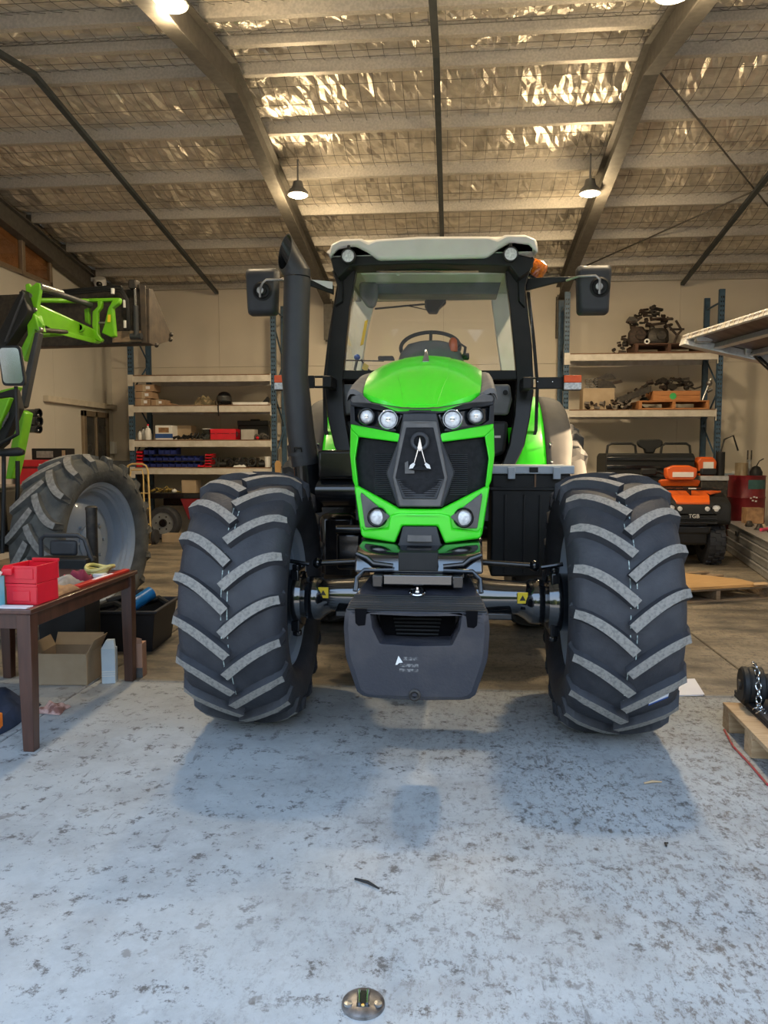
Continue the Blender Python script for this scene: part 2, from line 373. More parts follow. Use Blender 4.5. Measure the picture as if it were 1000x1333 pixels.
for k, x in enumerate(rx):
    mb = MB(); w = .075
    for side in (0, 1):
        ya, yb = (1.8, 8.1) if side == 0 else (8.1, WY-.02)
        za, zb = roofz(ya)-.11, roofz(yb)-.11
        for dx, wd_, h0, h1 in ((0, .02, -.30, 0), (0, .15, -.315, -.297), (0, .15, -.02, 0)):
            mb.prism([(x-wd_/2, ya, za+h0), (x-wd_/2, yb, zb+h0), (x-wd_/2, yb, zb+h1), (x-wd_/2, ya, za+h1)], (wd_, 0, 0))
        if 0 < k < 3 or True:
            for y in py:
                if ya <= y < yb: mb.bb((x-.085, y+.006, roofz(y)-.06), (x+.085, y+.014, roofz(y)+.06))
    mb.build('rafter', RAFT, ceil, smooth=0)
    if 0 < k < 3:      # the column under each inner rafter at the back wall
        MB().bb((x-.08, WY-.21, 3.65), (x+.08, WY-.2, 4.4)).bb((x-.08, WY-.03, 3.65), (x+.08, WY-.02, 4.4)).bb((x-.006, WY-.2, 3.65), (x+.006, WY-.03, 4.4)).build('fly_bracket', RAFT, ceil, smooth=0)
        
BRID = mat('bridging_dark', (.035,.045,.05), (.05,.06,.065), rough=.5, metal=.3, scale=10)
for x in (-4.46, -.2, 4.05):
    for ya, yb in ((1.9, 8.1), (8.1, WY-.1)):
        MB().prism([(x-.034, ya, roofz(ya)-.12), (x+.034, ya, roofz(ya)-.12), (x+.034, ya, roofz(ya)-.17), (x-.034, ya, roofz(ya)-.17)], (0, yb-ya, roofz(yb)-roofz(ya))).build('bridging_bar', BRID, ceil, smooth=0)
# roof bracing rods in the right bay
for (a, b_) in (((2.1, 13.9), (6.1, 8.6)), ((6.1, 13.9), (2.1, 8.6))):
    MB().cyl((a[0], a[1], roofz(a[1])-.06), (b_[0], b_[1], roofz(b_[1])-.06), .012, n=6).build('brace_rod', RAFT, ceil)
for i in range(len(py)-1):
    y0, y1 = py[i], py[i+1]
    for k in range(3):
        nx, ny = 84, 10; P = []
        ph = rnd.random()*9
        for b_ in range(ny+1):
            row = []
            for a in range(nx+1):
                x = lerp(rx[k]-.02, rx[k+1]+.02, a/nx); y = lerp(y0, y1, b_/ny); t = b_/ny
                sag = -.10*math.sin(PI*t)*(.7+.3*math.sin(x*2.1+ph))
                wr_ = rnd.gauss(0, .009)+.016*math.sin(x*13+2.2*math.sin(y*3+ph)+ph)
                row.append((x+rnd.gauss(0, .008), y+rnd.gauss(0, .01)*(0 < b_ < ny), roofz(y)+.085+sag+wr_*(.25+math.sin(PI*t))))
            P.append(row)
        MB().grid(P).build('foil_panel', FOIL, ceil, smooth=0)
# safety mesh under the foil (thin wire grid, one mass)
WIRE = mat('safety_mesh_wire', (.12,.11,.1), (.16,.15,.13), rough=.5, metal=.6)
mb = MB()
x = XL+.1
while x < XR:
    for i in range(3, len(py)-1):
        y0, y1 = py[i], py[i+1]; pts = []
        for q in range(7):
            t = q/6; y = lerp(y0, y1, t); pts.append((x, y, roofz(y)+.055-.115*math.sin(PI*t)))
        mb.tube(pts, .0034, 3)
    x += .16
for i in range(3, len(py)-1):
    for t in (.25, .5, .75):
        y = lerp(py[i], py[i+1], t); mb.tube([(XL+.1, y, roofz(y)+.055-.115*math.sin(PI*t)), (XR-.1, y, roofz(y)+.055-.115*math.sin(PI*t))], .0034, 3)
o = mb.build('mesh_wire', WIRE, ceil, smooth=0); o['kind'] = 'stuff'
# left wall: sliding window up high, aluminium door, cable duct
def on_left(u, v, X=XL):
    d = ray(u, v); return Vector((0, 0, CH)) + d*(X/d.x)
ALUB = mat('bronze_aluminium', (.30,.24,.17), (.26,.2,.14), rough=.4, metal=.5, scale=10)
y0, y1, z0, z1 = 9.2, 12.25, 4.27, 5.12
mb = MB()
for a, b_ in (((XL, y0, z0), (XL+.07, y1, z0+.06)), ((XL, y0, z1-.06), (XL+.07, y1, z1)), ((XL, y1-.07, z0), (XL+.07, y1, z1)), ((XL, y0, z0), (XL+.07, y0+.06, z1)), ((XL, 11.35, z0), (XL+.085, 11.43, z1))): mb.bb(a, b_)
w1 = mb.build('window_1', ALUB, bevel=.004, origin=(XL, y0, z0)); w1['kind'] = 'structure'; w1['_w'] = 1
MB().bb((XL+.02, y0+.06, z0+.06), (XL+.03, 11.36, z1-.06)).build('pane', WGLASS, w1, smooth=0)
MB().bb((XL+.04, 11.42, z0+.06), (XL+.05, y1-.07, z1-.06)).build('pane', WGLASS, w1, smooth=0)
MB().bb((XL+.002, y0+.03, z0+.03), (XL+.01, y1-.03, z1-.03)).build('backing', mat('brown_room_beyond', (.42,.26,.16), (.22,.13,.08), rough=.6, scale=4), w1, smooth=0)
dy0, dy1, dz1 = 13.2, 14.2, 2.32
DARKG = mat('dark_door_glass', (.035,.036,.038), (.05,.05,.05), rough=.1, scale=3)
mb = MB()
for a, b_ in (((XL, dy0, 0), (XL+.06, dy0+.1, dz1)), ((XL, dy1-.08, 0), (XL+.06, dy1, dz1)), ((XL, dy0, dz1-.1), (XL+.06, dy1, dz1)), ((XL, 13.66, 0), (XL+.06, 13.72, dz1)), ((XL, dy0, 0), (XL+.06, dy1, .12))): mb.bb(a, b_)
d1 = mb.build('door_1', ALUB, bevel=.004, origin=(XL, dy0, 0)); d1['kind'] = 'structure'; d1['_w'] = 1
for a, b_ in ((dy0+.1, 13.66), (13.72, dy1-.08)): MB().bb((XL+.015, a, .12), (XL+.025, b_, dz1-.1)).build('pane', DARKG, d1, smooth=0)
mb = MB(); mb.bb((XL, 11.95, 2.39), (XL+.09, WY, 2.49))
o = mb.build('trim_1', mat('duct_cream', (.62,.56,.46), rough=.5), bevel=.006); o['kind'] = 'structure'
o = MB().bb((XL, 12.1, 4.20), (XL+.05, WY, 4.235)).build('trim_2', WALL2, smooth=0); o['kind'] = 'structure'
# wall socket and grey cabinet right of the door
o = MB().bb((XL, 14.3, 1.55), (XL+.10, 14.42, 1.78)).build('wall_switch', WHT, bevel=.006); tag(o, 'small white switch box on the left wall by the door', 'switch')
cb = thing('metal_cabinet', 'narrow grey metal cabinet in the corner by the yellow trolley', 'cabinet', (-6.22, 14.1, 0))
MB().bb((-.24, -.2, .04), (.24, .2, 1.42)).build('body', MIDG, cb, bevel=.006)
MB().bb((-.22, -.215, .08), (.22, -.2, 1.40)).build('door', MIDG, cb, bevel=.004)
MB().bb((.16, -.24, .7), (.18, -.215, .85)).build('handle', STL, cb)
# high-bay lamps
LAMPE = mat('lamp_glow', (1,.95,.8), rough=.3, emit=(1, .86, .55, 14))
LH = mat('lamp_housing', (.2,.2,.2), rough=.4, metal=.5)
lamp_txt = ['high bay lamp on the left rafter above the exhaust pipe', 'high bay lamp on the right rafter above the right mirror', 'high bay lamp on the left rafter at the top edge of the photo', 'high bay lamp on the right rafter at the top edge of the photo']
for i, (x, y) in enumerate(((at(388,258,10.2).x, 10.2), (at(768,256,10.3).x, 10.3), (at(222,0,6.16).x, 6.16), (at(874,0,6.16).x, 6.1))):
    z = at((388,768,222,874)[i], (256,254,0,-4)[i], y).z+.04
    z = min(z, roofz(y)-.3); t = thing('high_bay_lamp', lamp_txt[i], 'lamp', (x, y, z), group='high bay lamps on the rafters')
    MB().lathe([(.03, .16), (.06, .15), (.075, .08), (.13, .02), (.14, -.02), (.13, -.025), (.125, -.01), (.02, -.008)], (0,0,0), (0,0,1), 24).build('housing', LH, t)
    MB().lathe([(.12, -.012), (.115, -.03), (.08, -.045), (.01, -.05), (.01, -.012)], (0,0,0), (0,0,1), 24).build('diffuser', LAMPE, t)
    MB().cyl((0,0,.15), (0,0,roofz(y)-z), .012, n=8).build('hanger', LH, t)
    ld = bpy.data.lights.new('lamp_light', 'SPOT'); ld.energy = LAMP_W; ld.color = (1, .80, .53); ld.shadow_soft_size = .15; ld.spot_size = R_(178); ld.spot_blend = .5
    lo = bpy.data.objects.new('lamp_light', ld); COL.objects.link(lo); lo.location = (x, y, z-.09)
    ld2 = bpy.data.lights.new('lamp_spill', 'POINT'); ld2.energy = LAMP_W*.38; ld2.color = (1, .76, .45); ld2.shadow_soft_size = .12
    lo2 = bpy.data.objects.new('lamp_spill', ld2); COL.objects.link(lo2); lo2.location = (x, y, z-.12)
# security camera on the left wall
p = on_left(128, 362, XL)
t = thing('security_camera', 'white dome security camera on the wall above the loader bucket', 'camera', (XL, 13.55, 4.60))
MB().bb((0, -.1, -.1), (.05, .1, .12)).build('wall_plate', WHT, t, bevel=.01)
MB().bb((.05, -.04, .03), (.24, .04, .10)).build('bracket', WHT, t, bevel=.01)
MB().lathe([(.01, .1), (.10, .09), (.115, 0), (.10, -.05), (.01, -.06)], (.27, -.02, .0), (.2, -.5, .9), 16).build('housing', WHT, t)
MB().ball((.29, -.09, -.03), (.06, .06, .06), 12).build('lens', BLK, t)
# ================================================================ WHEELS
BEAD = [.40]
def tyre_profile(R, W):
    h = W/2; k = R-.035; g = (k-BEAD[0])/.295
    pr = [(k, 0), (k-.003, .3*h), (k-.012, .55*h), (k-.028, .8*h), (k-.06*g, .93*h), (k-.12*g, 1.0*h), (k-.2*g, 1.0*h), (k-.255*g, .93*h), (k-.285*g, .82*h), (k-.295*g, .74*h)]
    return pr
def surf(R, W, a):
    pr = tyre_profile(R, W); a = abs(a)
    for (r0, a0), (r1, a1) in zip(pr[:5], pr[1:6]):
        if a <= a1: return lerp(r0, r1, (a-a0)/max(a1-a0, 1e-6))
    return pr[5][0]
def lug_mesh(R, W, side, mats, name='lug', up=1, sweep=.27, lw=.062, lh=.04):
    """one tread bar, curved from the centre line out over the shoulder; lies at wheel angle 0 facing -y, axle along x"""
    mb = MB(); st = []
    n = 8
    for i in range(n+1):
        s = i/n; a = lerp(-.012, W/2*.985, s); ph = up*sweep*(1-(1-s)**1.55)
        st.append((a, ph, s))
    rings = []
    for i, (a, ph, s) in enumerate(st):
        A, B = st[max(i-1, 0)], st[min(i+1, n)]
        da, dp = (B[0]-A[0]), (B[1]-A[1])*R; l = math.hypot(da, dp); na, np_ = -dp/l, da/l
        w0 = (.5*lw+.012)*(1+.15*s); w1 = .5*lw*(1-.08*s)
        ring = []
        for off, top in ((-w0, 0), (-w1, 1), (w1, 1), (w0, 0)):
            aa = a+na*off; pp = ph+np_*off/R
            aa = min(max(aa, -.03), W/2*1.012)
            r = surf(R, W, aa)-.012 if not top else min(surf(R, W, aa)+lh, R+.004-.02*s*s)
            if top and s > .93: r = surf(R, W, min(aa, W/2*.93))+lh*.85
            ring.append((side*aa, -r*math.cos(pp), r*math.sin(pp)))
        rings.append(ring)
    a, ph, s = st[-1]        # the end runs down the shoulder
    e = []
    for off, top in ((-.5*lw-.02, 0), (-.42*lw, 1), (.42*lw, 1), (.5*lw+.02, 0)):
        pp = ph+off/R+.02; r = R-.14
        e.append((side*(W/2*(.99 if not top else 1.035)), -r*math.cos(pp), r*math.sin(pp)))
    rings.append(e)
    fs_v = [p for r in rings for p in r]; k = len(rings); fs = []; ms = []
    for i in range(k-1):
        for j in range(4):
            j2 = (j+1) % 4; fs.append([i*4+j, i*4+j2, (i+1)*4+j2, (i+1)*4+j]); ms.append(1 if j == 1 and i < k-2 else 0)
    fs += [[3, 2, 1, 0], [(k-1)*4+j for j in range(4)]]; ms += [0, 0]
    mb.v = [tuple(p) for p in fs_v]; mb.f = fs; mb.m = ms
    return mb
def make_wheel(root, name, c, R, W, rimr, nl, rub, lugm, rimm, rz=0.0, rot0=0.0, dish_side=1, up=1, world=True, lw=.062, lh=.04, sweep=.27):
    """rim is the part; carcass, tread bars and hub are its sub-parts. Axle along local x."""
    h = W/2; r0 = rimr; BEAD[0] = rimr+.004
    prof = [(r0+.02, -h*.74), (r0+.022, -h*.70), (r0-.005, -h*.66), (r0-.012, -h*.45), (r0-.05, -h*.3), (r0-.055, h*.1), (r0-.05, h*.3), (r0-.012, h*.45), (r0-.005, h*.66), (r0+.022, h*.70), (r0+.02, h*.74), (r0-.004, h*.75), (r0-.012, h*.70), (r0-.030, h*.66), (r0-.034, h*.52), (r0-.046, h*.50), (r0-.050, h*.38), (r0-.078, h*.34), (r0-.08, -h*.3), (r0-.035, -h*.45), (r0-.03, -h*.66), (r0-.012, -h*.74)]
    rim = MB().lathe(prof, (0,0,0), (1,0,0), 56, loop=True)
    d = dish_side*h*.12
    rim.lathe([(r0-.078, d), (r0*.72, d+dish_side*.02), (r0*.5, d-dish_side*.05), (.14, d-dish_side*.05), (.14, d-dish_side*.075), (r0*.5, d-dish_side*.075), (r0*.72, d-dish_side*.005), (r0-.078, d-dish_side*.025)], (0,0,0), (1,0,0), 56, loop=True)
    wl_ = rim.build(name, rimm, root)
    if world and root.get('_w'): pass
    wl_.location = c; wl_.rotation_euler = (0, 0, rz)
    pr = tyre_profile(R, W); full = [(r, -a) for r, a in pr[::-1]] + pr[1:]
    inner = [(full[-1][0]-.008, full[-1][1]*.6), (full[0][0]-.008, full[0][1]*.6)]
    MB().lathe(full+inner, (0,0,0), (1,0,0), 72, loop=True).build('tyre', rub, wl_, smooth=50)
    hub = MB(); hs = dish_side
    hub.lathe([(.02, d-hs*.04), (.15, d-hs*.05), (.16, d-hs*.09), (.12, d-hs*.12), (.02, d-hs*.125)], (0,0,0), (1,0,0), 24)
    for q in range(8):
        a = 2*PI*q/8; hub.cyl((d-hs*.07, .19*math.cos(a), .19*math.sin(a)), (d-hs*.10, .19*math.cos(a), .19*math.sin(a)), .016, n=6)
    hub.build('hub', rimm, wl_)
    proto = {}
    for side in (-1, 1):
        o = lug_mesh(R, W, side, None, up=up, lw=lw, lh=lh, sweep=sweep).build('lug', [rub, lugm], wl_, smooth=0)
        proto[side] = o
        for q in range(nl):
            c_ = o if q == 0 else o.copy()
            if q: COL.objects.link(c_); c_.parent = wl_
            c_.rotation_euler = (-(rot0+2*PI*(q+(.5 if side > 0 else 0))/nl), 0, 0)
    return wl_
# ================================================================ THE GREEN TRACTOR
XC = -.165
T = thing('tractor', 'bright green tractor facing the camera in the middle of the workshop', 'tractor', (XC, 4.4, 0), world=True)
def half(p): return Vector(p)
def mir(p): p = Vector(p); return Vector((2*XC-p.x, p.y, p.z))
AX, FR, FW = 4.40, .725, .56
for sx, xw in ((-1, -1.14), (1, .865)):
    w = make_wheel(T, 'front_wheel', (xw, AX, FR), FR, FW, .40, 19, RUB, LUGT, RIMG, rot0=.07+.1*(sx > 0), dish_side=sx, sweep=.25, lw=.05)
    if sx > 0: w['label'] = 'front wheel on the toolbox side'
    # paint dashes along the tread centre
    mb = MB()
    for q in range(46):
        for off in (-.018, .014):
            if (q*7+int(off*1000)) % 5 == 0: continue
            a0 = 2*PI*q/46; a1 = a0+.09; rr = FR-.031
            P = []
            for t in (0, .5, 1):
                a = lerp(a0, a1, t); P.append([(off+dx, -rr*math.cos(a), rr*math.sin(a)) for dx in (0, .005)])
            mb.grid(P, None)
    mb.build('tread_paint_dashes', mat('tread_paint', (.55,.66,.62), (.1,.12,.12), rough=.7, scale=60), w, smooth=0)['kind'] = 'stuff'
    if sx > 0:
        a = -.62; rr = FR-.03
        P = [[(lerp(.11, .20, i/3), -(rr+.006-.02*i/3)*math.cos(a+da+.06*i/3), (rr+.006-.02*i/3)*math.sin(a+da+.06*i/3)) for i in range(4)] for da in (0, .03)]
        MB().grid(P, (0, .004, 0)).build('tyre_sticker', PAP, w, smooth=0)
        P = [[(lerp(.11, .20, i/3), -(rr+.006-.02*i/3)*math.cos(a+da+.06*i/3), (rr+.006-.02*i/3)*math.sin(a+da+.06*i/3)) for i in range(4)] for da in (-.016, -.001)]
        MB().grid(P, (0, .004, 0)).build('tyre_sticker', mat('sticker_blue', (.03,.12,.5), rough=.5), w, smooth=0)
for sx, xw in ((-1, -1.13), (1, .80)):
    make_wheel(T, 'rear_wheel', (xw, 7.05, .92), .92, .60, .52, 20, DUSTB, DUSTB, RIMG, rot0=.1, dish_side=-sx, lw=.07, lh=.05)
# front axle: beam, swivel housings, hubs, steering rods
mb = MB(); zA = .735
mb.loft([[(x, AX+.125*s*math.cos(q_), zA+.125*s*math.sin(q_)) for q_ in [2*PI*i_/24 for i_ in range(24)]] for x, s in ((XC-.60, .72), (XC-.42, .82), (XC-.2, 1.1), (XC+.2, 1.1), (XC+.42, .82), (XC+.60, .72))])
mb.build('axle_beam', WETB, T)
MB().bb((XC-.5, AX-.13, zA-.105), (XC+.5, AX+.10, zA-.065)).build('axle_flange', BLK, T, bevel=.008)
for s in (-1, 1):
    x0 = XC+s*.50; x1 = XC+s*.735
    MB().lathe([(.065, 0), (.075, .03), (.10, .07), (.125, .10), (.13, .15), (.12, .19), (.155, .20), (.165, .24), (.165, .34), (.15, .36), (.02, .36)], (x0, AX, zA-.02), (s, 0, 0), 28).build('swivel_housing', WETB, T)
    mb = MB(); mb.box((XC+s*.735, AX-.01, zA-.02), (.05, .20, .36)); 
    for dz in (-.2, .19): mb.cyl((XC+s*.735, AX-.05, zA-.02+dz*.9), (XC+s*.735, AX-.05, zA-.02+dz*1.08), .028, n=10)
    mb.build('kingpin_yoke', BLK, T, bevel=.012)
    mb = MB(); mb.cyl((XC+s*.18, AX+.12, .93), (XC+s*.64, AX+.10, .905), .017, n=10); mb.ball((XC+s*.64, AX+.10, .905), .034, 10); mb.ball((XC+s*.18, AX+.12, .93), .03, 10)
    mb.cyl((XC+s*.66, AX-.06, .92), (XC+s*.78, AX-.06, .94), .012, n=8)
    mb.build('steering_rod', BLK, T)
    st = at(421 if s < 0 else 680.5, 771.5 if s < 0 else 778.5, AX-.098)
    MB().box(st, (.058, .008, .062)).build('warning_sticker', YEL, T, bevel=.001)
    MB().prism([st+Vector((-.017,-.006,-.014)), st+Vector((.017,-.006,-.014)), st+Vector((0,-.006,.016))], (0,.003,0)).build('warning_triangle', mat('sticker_black', (.05,.04,.02), rough=.6), T, smooth=0)
# engine block, chassis and gearbox
mb = MB(); mb.bb((XC-.24, 4.0, .62), (XC+.24, 6.2, 1.05)); mb.bb((XC-.30, 4.35, 1.05), (XC+.30, 5.6, 1.55)); mb.bb((XC-.32, 6.0, .55), (XC+.32, 7.4, 1.3))
mb.cyl((XC-.85, 7.05, .92), (XC+.85, 7.05, .92), .17, n=20)
mb.build('chassis_block', BLK, T, bevel=.03)
# hood ----------------------------------------------------------------
UC = 548.7
def NY(u, v):
    du = (u-UC)/94.0; return 3.80+.20*du*du+.05*max(0, min(1, (v-530)/170))
def N(u, v, d=0.0): return at(u, v, NY(u, v)-d)
def panel(name, m, pts, d=0.0, th=.03, sym=None, bevel=.004, sub=0, parent=None):
    """pts: right-hand outline in the nose's face; sym 'centre' joins it with its mirror image, 'pair' builds both sides"""
    P = [N(u, v, d) for u, v in pts]
    outs = []
    if sym == 'centre': sets = [P+[mir(p) for p in P[::-1]]]
    elif sym == 'pair': sets = [P, [mir(p) for p in P[::-1]]]
    else: sets = [P]
    for q in sets: outs.append(MB().prism(q, (0, th, 0)).build(name, m, parent or T, bevel=bevel))
    return outs
c2 = lambda x, y: (420+x/3.846, 480+y/3.846)
def C2(*l): return [c2(x, y) for x, y in l]
# backing shell behind the grilles
panel('nose_shell', DGR, C2((495,210),(740,185),(845,150),(850,430),(830,600),(790,845),(640,880),(495,880)), d=-.07, th=.25, sym='centre', bevel=.01)
# grilles either side (meshed), with slats
gr_r = C2((600,372),(805,345),(828,450),(815,590),(600,688),(655,525))
for o in panel('side_grille', GRIL, gr_r, d=-.035, th=.03, sym='pair', bevel=.002): pass
mb = MB()
for q in range(22):
    cy = 430+q*10
    a, b_ = N(*c2(650-abs(cy-525)*.14, cy), -.03), N(*c2(725, cy), -.03)
    if cy < 640: mb.cyl(a, b_, .0022, n=4); mb.cyl(mir(a), mir(b_), .0022, n=4)
mb.build('grille_slats', DGR, T)['kind'] = 'stuff'
# brow: dark band with the headlight pockets
panel('brow_trim', DGR, C2((495,196),(575,196),(740,166),(800,122),(856,130),(862,150),(858,182),(575,222),(495,222)), d=.012, th=.06, sym='centre', bevel=.006)
panel('brow_dusty_top', MGR, C2((738,170),(800,124),(854,132),(858,150),(850,165)), d=.018, th=.03, sym='pair', bevel=.004)
panel('headlight_pocket', BLK, C2((572,226),(840,190),(838,262),(800,285),(612,306)), d=-.012, th=.05, sym='pair', bevel=.006)
panel('headlight_surround', DGR, C2((838,186),(860,180),(858,276),(640,312),(608,312),(614,300),(800,280),(834,258)), d=.014, th=.05, sym='pair', bevel=.004)
for (cx, cy, r) in ((650, 253, 40), (768, 237, 34)):
    p = N(*c2(cx, cy), .0); rr = r/3.846*p.y/1000
    for q in (p, mir(p)):
        h_ = MB().lathe([(rr*1.28, .05), (rr*1.28, -.012), (rr*1.18, -.018), (rr*1.08, -.012), (rr*1.05, .05)], q, (0, 1, 0), 28, loop=True).build('headlight', CHR if cx < 700 else BLK, T)
        MB().lathe([(.004, -.016), (rr*.5, -.014), (rr*.9, -.004), (rr*1.05, .012), (rr*1.05, .03), (.004, .03)], q, (0, 1, 0), 28).build('lens', LENS, h_)
        MB().lathe([(.003, -.022), (rr*.28, -.02), (rr*.3, -.012), (.003, -.012)], q, (0, 1, 0), 16).build('bulb_cap', CHR, h_)
# green stripes under the headlights and the green mask
panel('green_stripe', GREEN, C2((592,324),(640,316),(858,272),(856,300),(815,340),(592,368),(582,346)), d=.016, th=.045, sym='pair', bevel=.008)
panel('green_side_rail', GREEN, C2((812,338),(858,290),(862,430),(846,560),(830,600),(815,592),(832,450)), d=.012, th=.06, sym='pair', bevel=.008)
panel('green_chin', GREEN, C2((495,702),(592,702),(815,590),(838,588),(800,830),(785,850),(615,874),(578,790),(495,790)), d=.014, th=.06, sym='centre', bevel=.010)
panel('chin_lip', GREEN, C2((495,724),(590,724),(640,735),(650,800),(780,815),(795,790),(800,832),(785,852),(613,876),(575,788),(495,788)), d=.03, th=.05, sym='centre', bevel=.010)
panel('fog_pocket', MGR, C2((798,622),(800,640),(775,800),(700,800),(640,742)), d=.026, th=.03, sym='pair', bevel=.006)
p = N(*c2(706, 746), .03)
for q in (p, mir(p)):
    rr = 42/3.846*p.y/1000
    h_ = MB().lathe([(rr*1.22, .05), (rr*1.22, -.01), (rr*1.05, -.018), (rr*.98, .01), (rr*.98, .05)], q, (0, 1, 0), 28, loop=True).build('fog_lamp', BLK, T)
    MB().lathe([(.004, -.012), (rr*.6, -.009), (rr*.95, .004), (rr*.98, .02), (.004, .02)], q, (0, 1, 0), 28).build('lens', LENS, h_)
# centre shield
panel('shield_frame', DGR, C2((495,222),(572,222),(578,262),(600,368),(662,520),(602,694),(495,694)), d=.02, th=.07, sym='centre', bevel=.008)
panel('shield_rim', MGR, C2((495,262),(570,262),(625,545),(590,690),(495,690)), d=.034, th=.04, sym='centre', bevel=.006)
panel('shield_face', GRIL, C2((495,294),(555,294),(610,545),(572,652),(495,652)), d=.036, th=.03, sym='centre', bevel=.002)
panel('shield_lower', DGR, C2((495,552),(608,552),(572,652),(495,652)), d=.040, th=.03, sym='centre', bevel=.004)
mb = MB()
for q in range(8):
    cy = 560+q*11; hw = 104-q*5.5; a = N(*c2(495-3, cy), .043); b_ = N(*c2(495+hw, cy), .043); mb.cyl(mir(b_), b_, .002, n=4)
mb.build('shield_ribs', GRIL, T)['kind'] = 'stuff'
# emblem: ring with an arrow standing on two feet
q = N(*c2(487, 364), .045); e = MB().lathe([(.046, .01), (.046, -.006), (.040, -.012), (.030, -.008), (.028, .01)], q, (0, 1, 0), 32, loop=True).build('emblem_ring', DGR, T)
def pl(name, m, pts, d, th=.008, parent=None): return MB().prism([N(*c2(x, y), d) for x, y in pts], (0, th, 0)).build(name, m, parent or T, bevel=.001, smooth=0)
pl('emblem_arrow', CHR, ((487,340),(500,400),(487,415),(474,400)), .062, .014)
pl('emblem_leg', CHR, ((476,400),(480,408),(462,470),(455,480)), .060, .012); pl('emblem_leg', CHR, ((498,400),(494,408),(512,470),(519,480)), .060, .012)
pl('emblem_foot', WHT, ((455,470),(464,478),(452,498),(432,502),(438,482)), .060, .010); pl('emblem_foot', WHT, ((519,470),(510,478),(522,498),(542,502),(536,482)), .060, .010)
pl('emblem_bar', GRIL, ((440,500),(487,486),(534,500),(530,506),(444,506)), .056, .010)
pl('small_badge', MGR, ((412,470),(428,462),(432,505),(460,510),(460,525),(412,525)), .046, .006)
# hood top: front edge follows the brow, then sweeps up and back
def hp(t, s, off=0.0):
    a = abs(t); u = UC+76*a; v = 530.5-(20*max(0, a-.25)/.75 if a > .25 else 0)
    p0 = N(u, v, -.01); hw = lerp((p0.x-XC), .355*a, s**.7)
    Y = lerp(p0.y, 5.55, s)
    zb = 2.185-.045*a*a-.045*a**4; rise = 1-(1-s)**2.6
    z = lerp(p0.z, zb, rise)+.02*math.sin(PI*min(1, s*1.2))*(1-a)
    return Vector((XC+math.copysign(hw, t), Y, z+off))
ts = [-1+2*i/20 for i in range(21)]; ss = [(i/16)**1.5 for i in range(17)]
MB().grid([[hp(t, s) for t in ts] for s in ss], (0, .0, -.03)).build('hood_top', GREEN, T, smooth=50)
ct = [-.42+.84*i/10 for i in range(11)]
cs = [i/14*.8 for i in range(15)]
def cpan(t, s):
    w = lerp(.62, 1.0, min(1, s/.18)) if s < .18 else 1.0
    return hp(t*w, .012+s, .004)
MB().grid([[cpan(t, s**1.4) for t in ct] for s in cs], (0, 0, -.02)).build('hood_centre_panel', GREEN, T, smooth=50)
p = at(550, 476, 5.0); p.z = hp(.0, .70).z+.0
q = hp(0, .35); q = Vector((XC+.005, q.y, q.z+.005))
MB().loft([[(q.x-.02, q.y, q.z), (q.x+.02, q.y, q.z), (q.x+.02, q.y+.09, q.z+.015), (q.x-.02, q.y+.09, q.z+.015)], [(q.x-.004, q.y+.05, q.z+.075), (q.x+.004, q.y+.05, q.z+.075), (q.x+.004, q.y+.085, q.z+.075), (q.x-.004, q.y+.085, q.z+.075)]]).build('hood_ornament', CHR, T, bevel=.003)
# black shoulder panels and hood sides
for s_ in (-1, 1):
    def sp(k, s):
        p = hp(1.0, s); e = N(643.5, 513.5, -.01) if s < .001 else None
        top = Vector((p.x, p.y, p.z-.008)); out = Vector((lerp(.385, .40, s)+XC, lerp(3.97, 5.55, s), lerp(1.85, 1.98, 1-(1-s)**2.2)))
        r = top.lerp(out, k); r.z += .035*math.sin(PI*k); r.x += .02*math.sin(PI*k)
        return r if s_ > 0 else mir(r)
    MB().grid([[sp(k/5, s) for k in range(6)] for s in ss], (0, 0, -.025)).build('hood_shoulder', MGR, T, smooth=50)
    xo = XC+s_*.352
    mb = MB(); mb.prism([(xo, 4.02, 1.84), (xo, 5.55, 1.97), (xo, 5.55, 1.35), (xo, 4.35, 1.30), (xo, 4.05, 1.2)], (-s_*.03, 0, 0)); mb.build('hood_side', BPL, T, bevel=.008)
    mb = MB()
    for q in range(12): mb.bb((xo-s_*.002, 4.35+q*.09, 1.45), (xo+s_*.006, 4.39+q*.09, 1.80))
    mb.build('side_vent_slats', DGR, T, smooth=0)['kind'] = 'stuff'
# front carrier under the chin: plate, gloss frame and the step tray
panel('number_plate_panel', DGR, C2((495,792),(570,792),(592,880),(670,925),(495,928)), d=.05, th=.05, sym='centre', bevel=.005)
panel('plate_recess', MGR, C2((495,834),(545,834),(548,868),(495,868)), d=.058, th=.02, sym='centre', bevel=.003)
panel('carrier_corner', BLK, C2((600,882),(800,850),(800,990),(740,975),(672,926)), d=.0, th=.2, sym='pair', bevel=.01)
p0, p1 = at(472, 720, 3.72), at(632, 720, 3.72)
mb = MB()
xw = .31
mb.prism([(XC-xw, 3.78, 1.10), (XC-xw, 3.70, 1.06), (XC-xw, 3.66, .985), (XC-xw, 3.95, .94), (XC-xw, 4.2, .9), (XC-xw, 4.2, 1.12)], (2*xw, 0, 0)); mb.build('front_carrier', WETB, T, bevel=.012)
MB().bb((XC-.095, 3.655, .995), (XC+.095, 3.75, 1.085)).build('carrier_centre_plate', BPL, T, bevel=.004)
mb = MB()
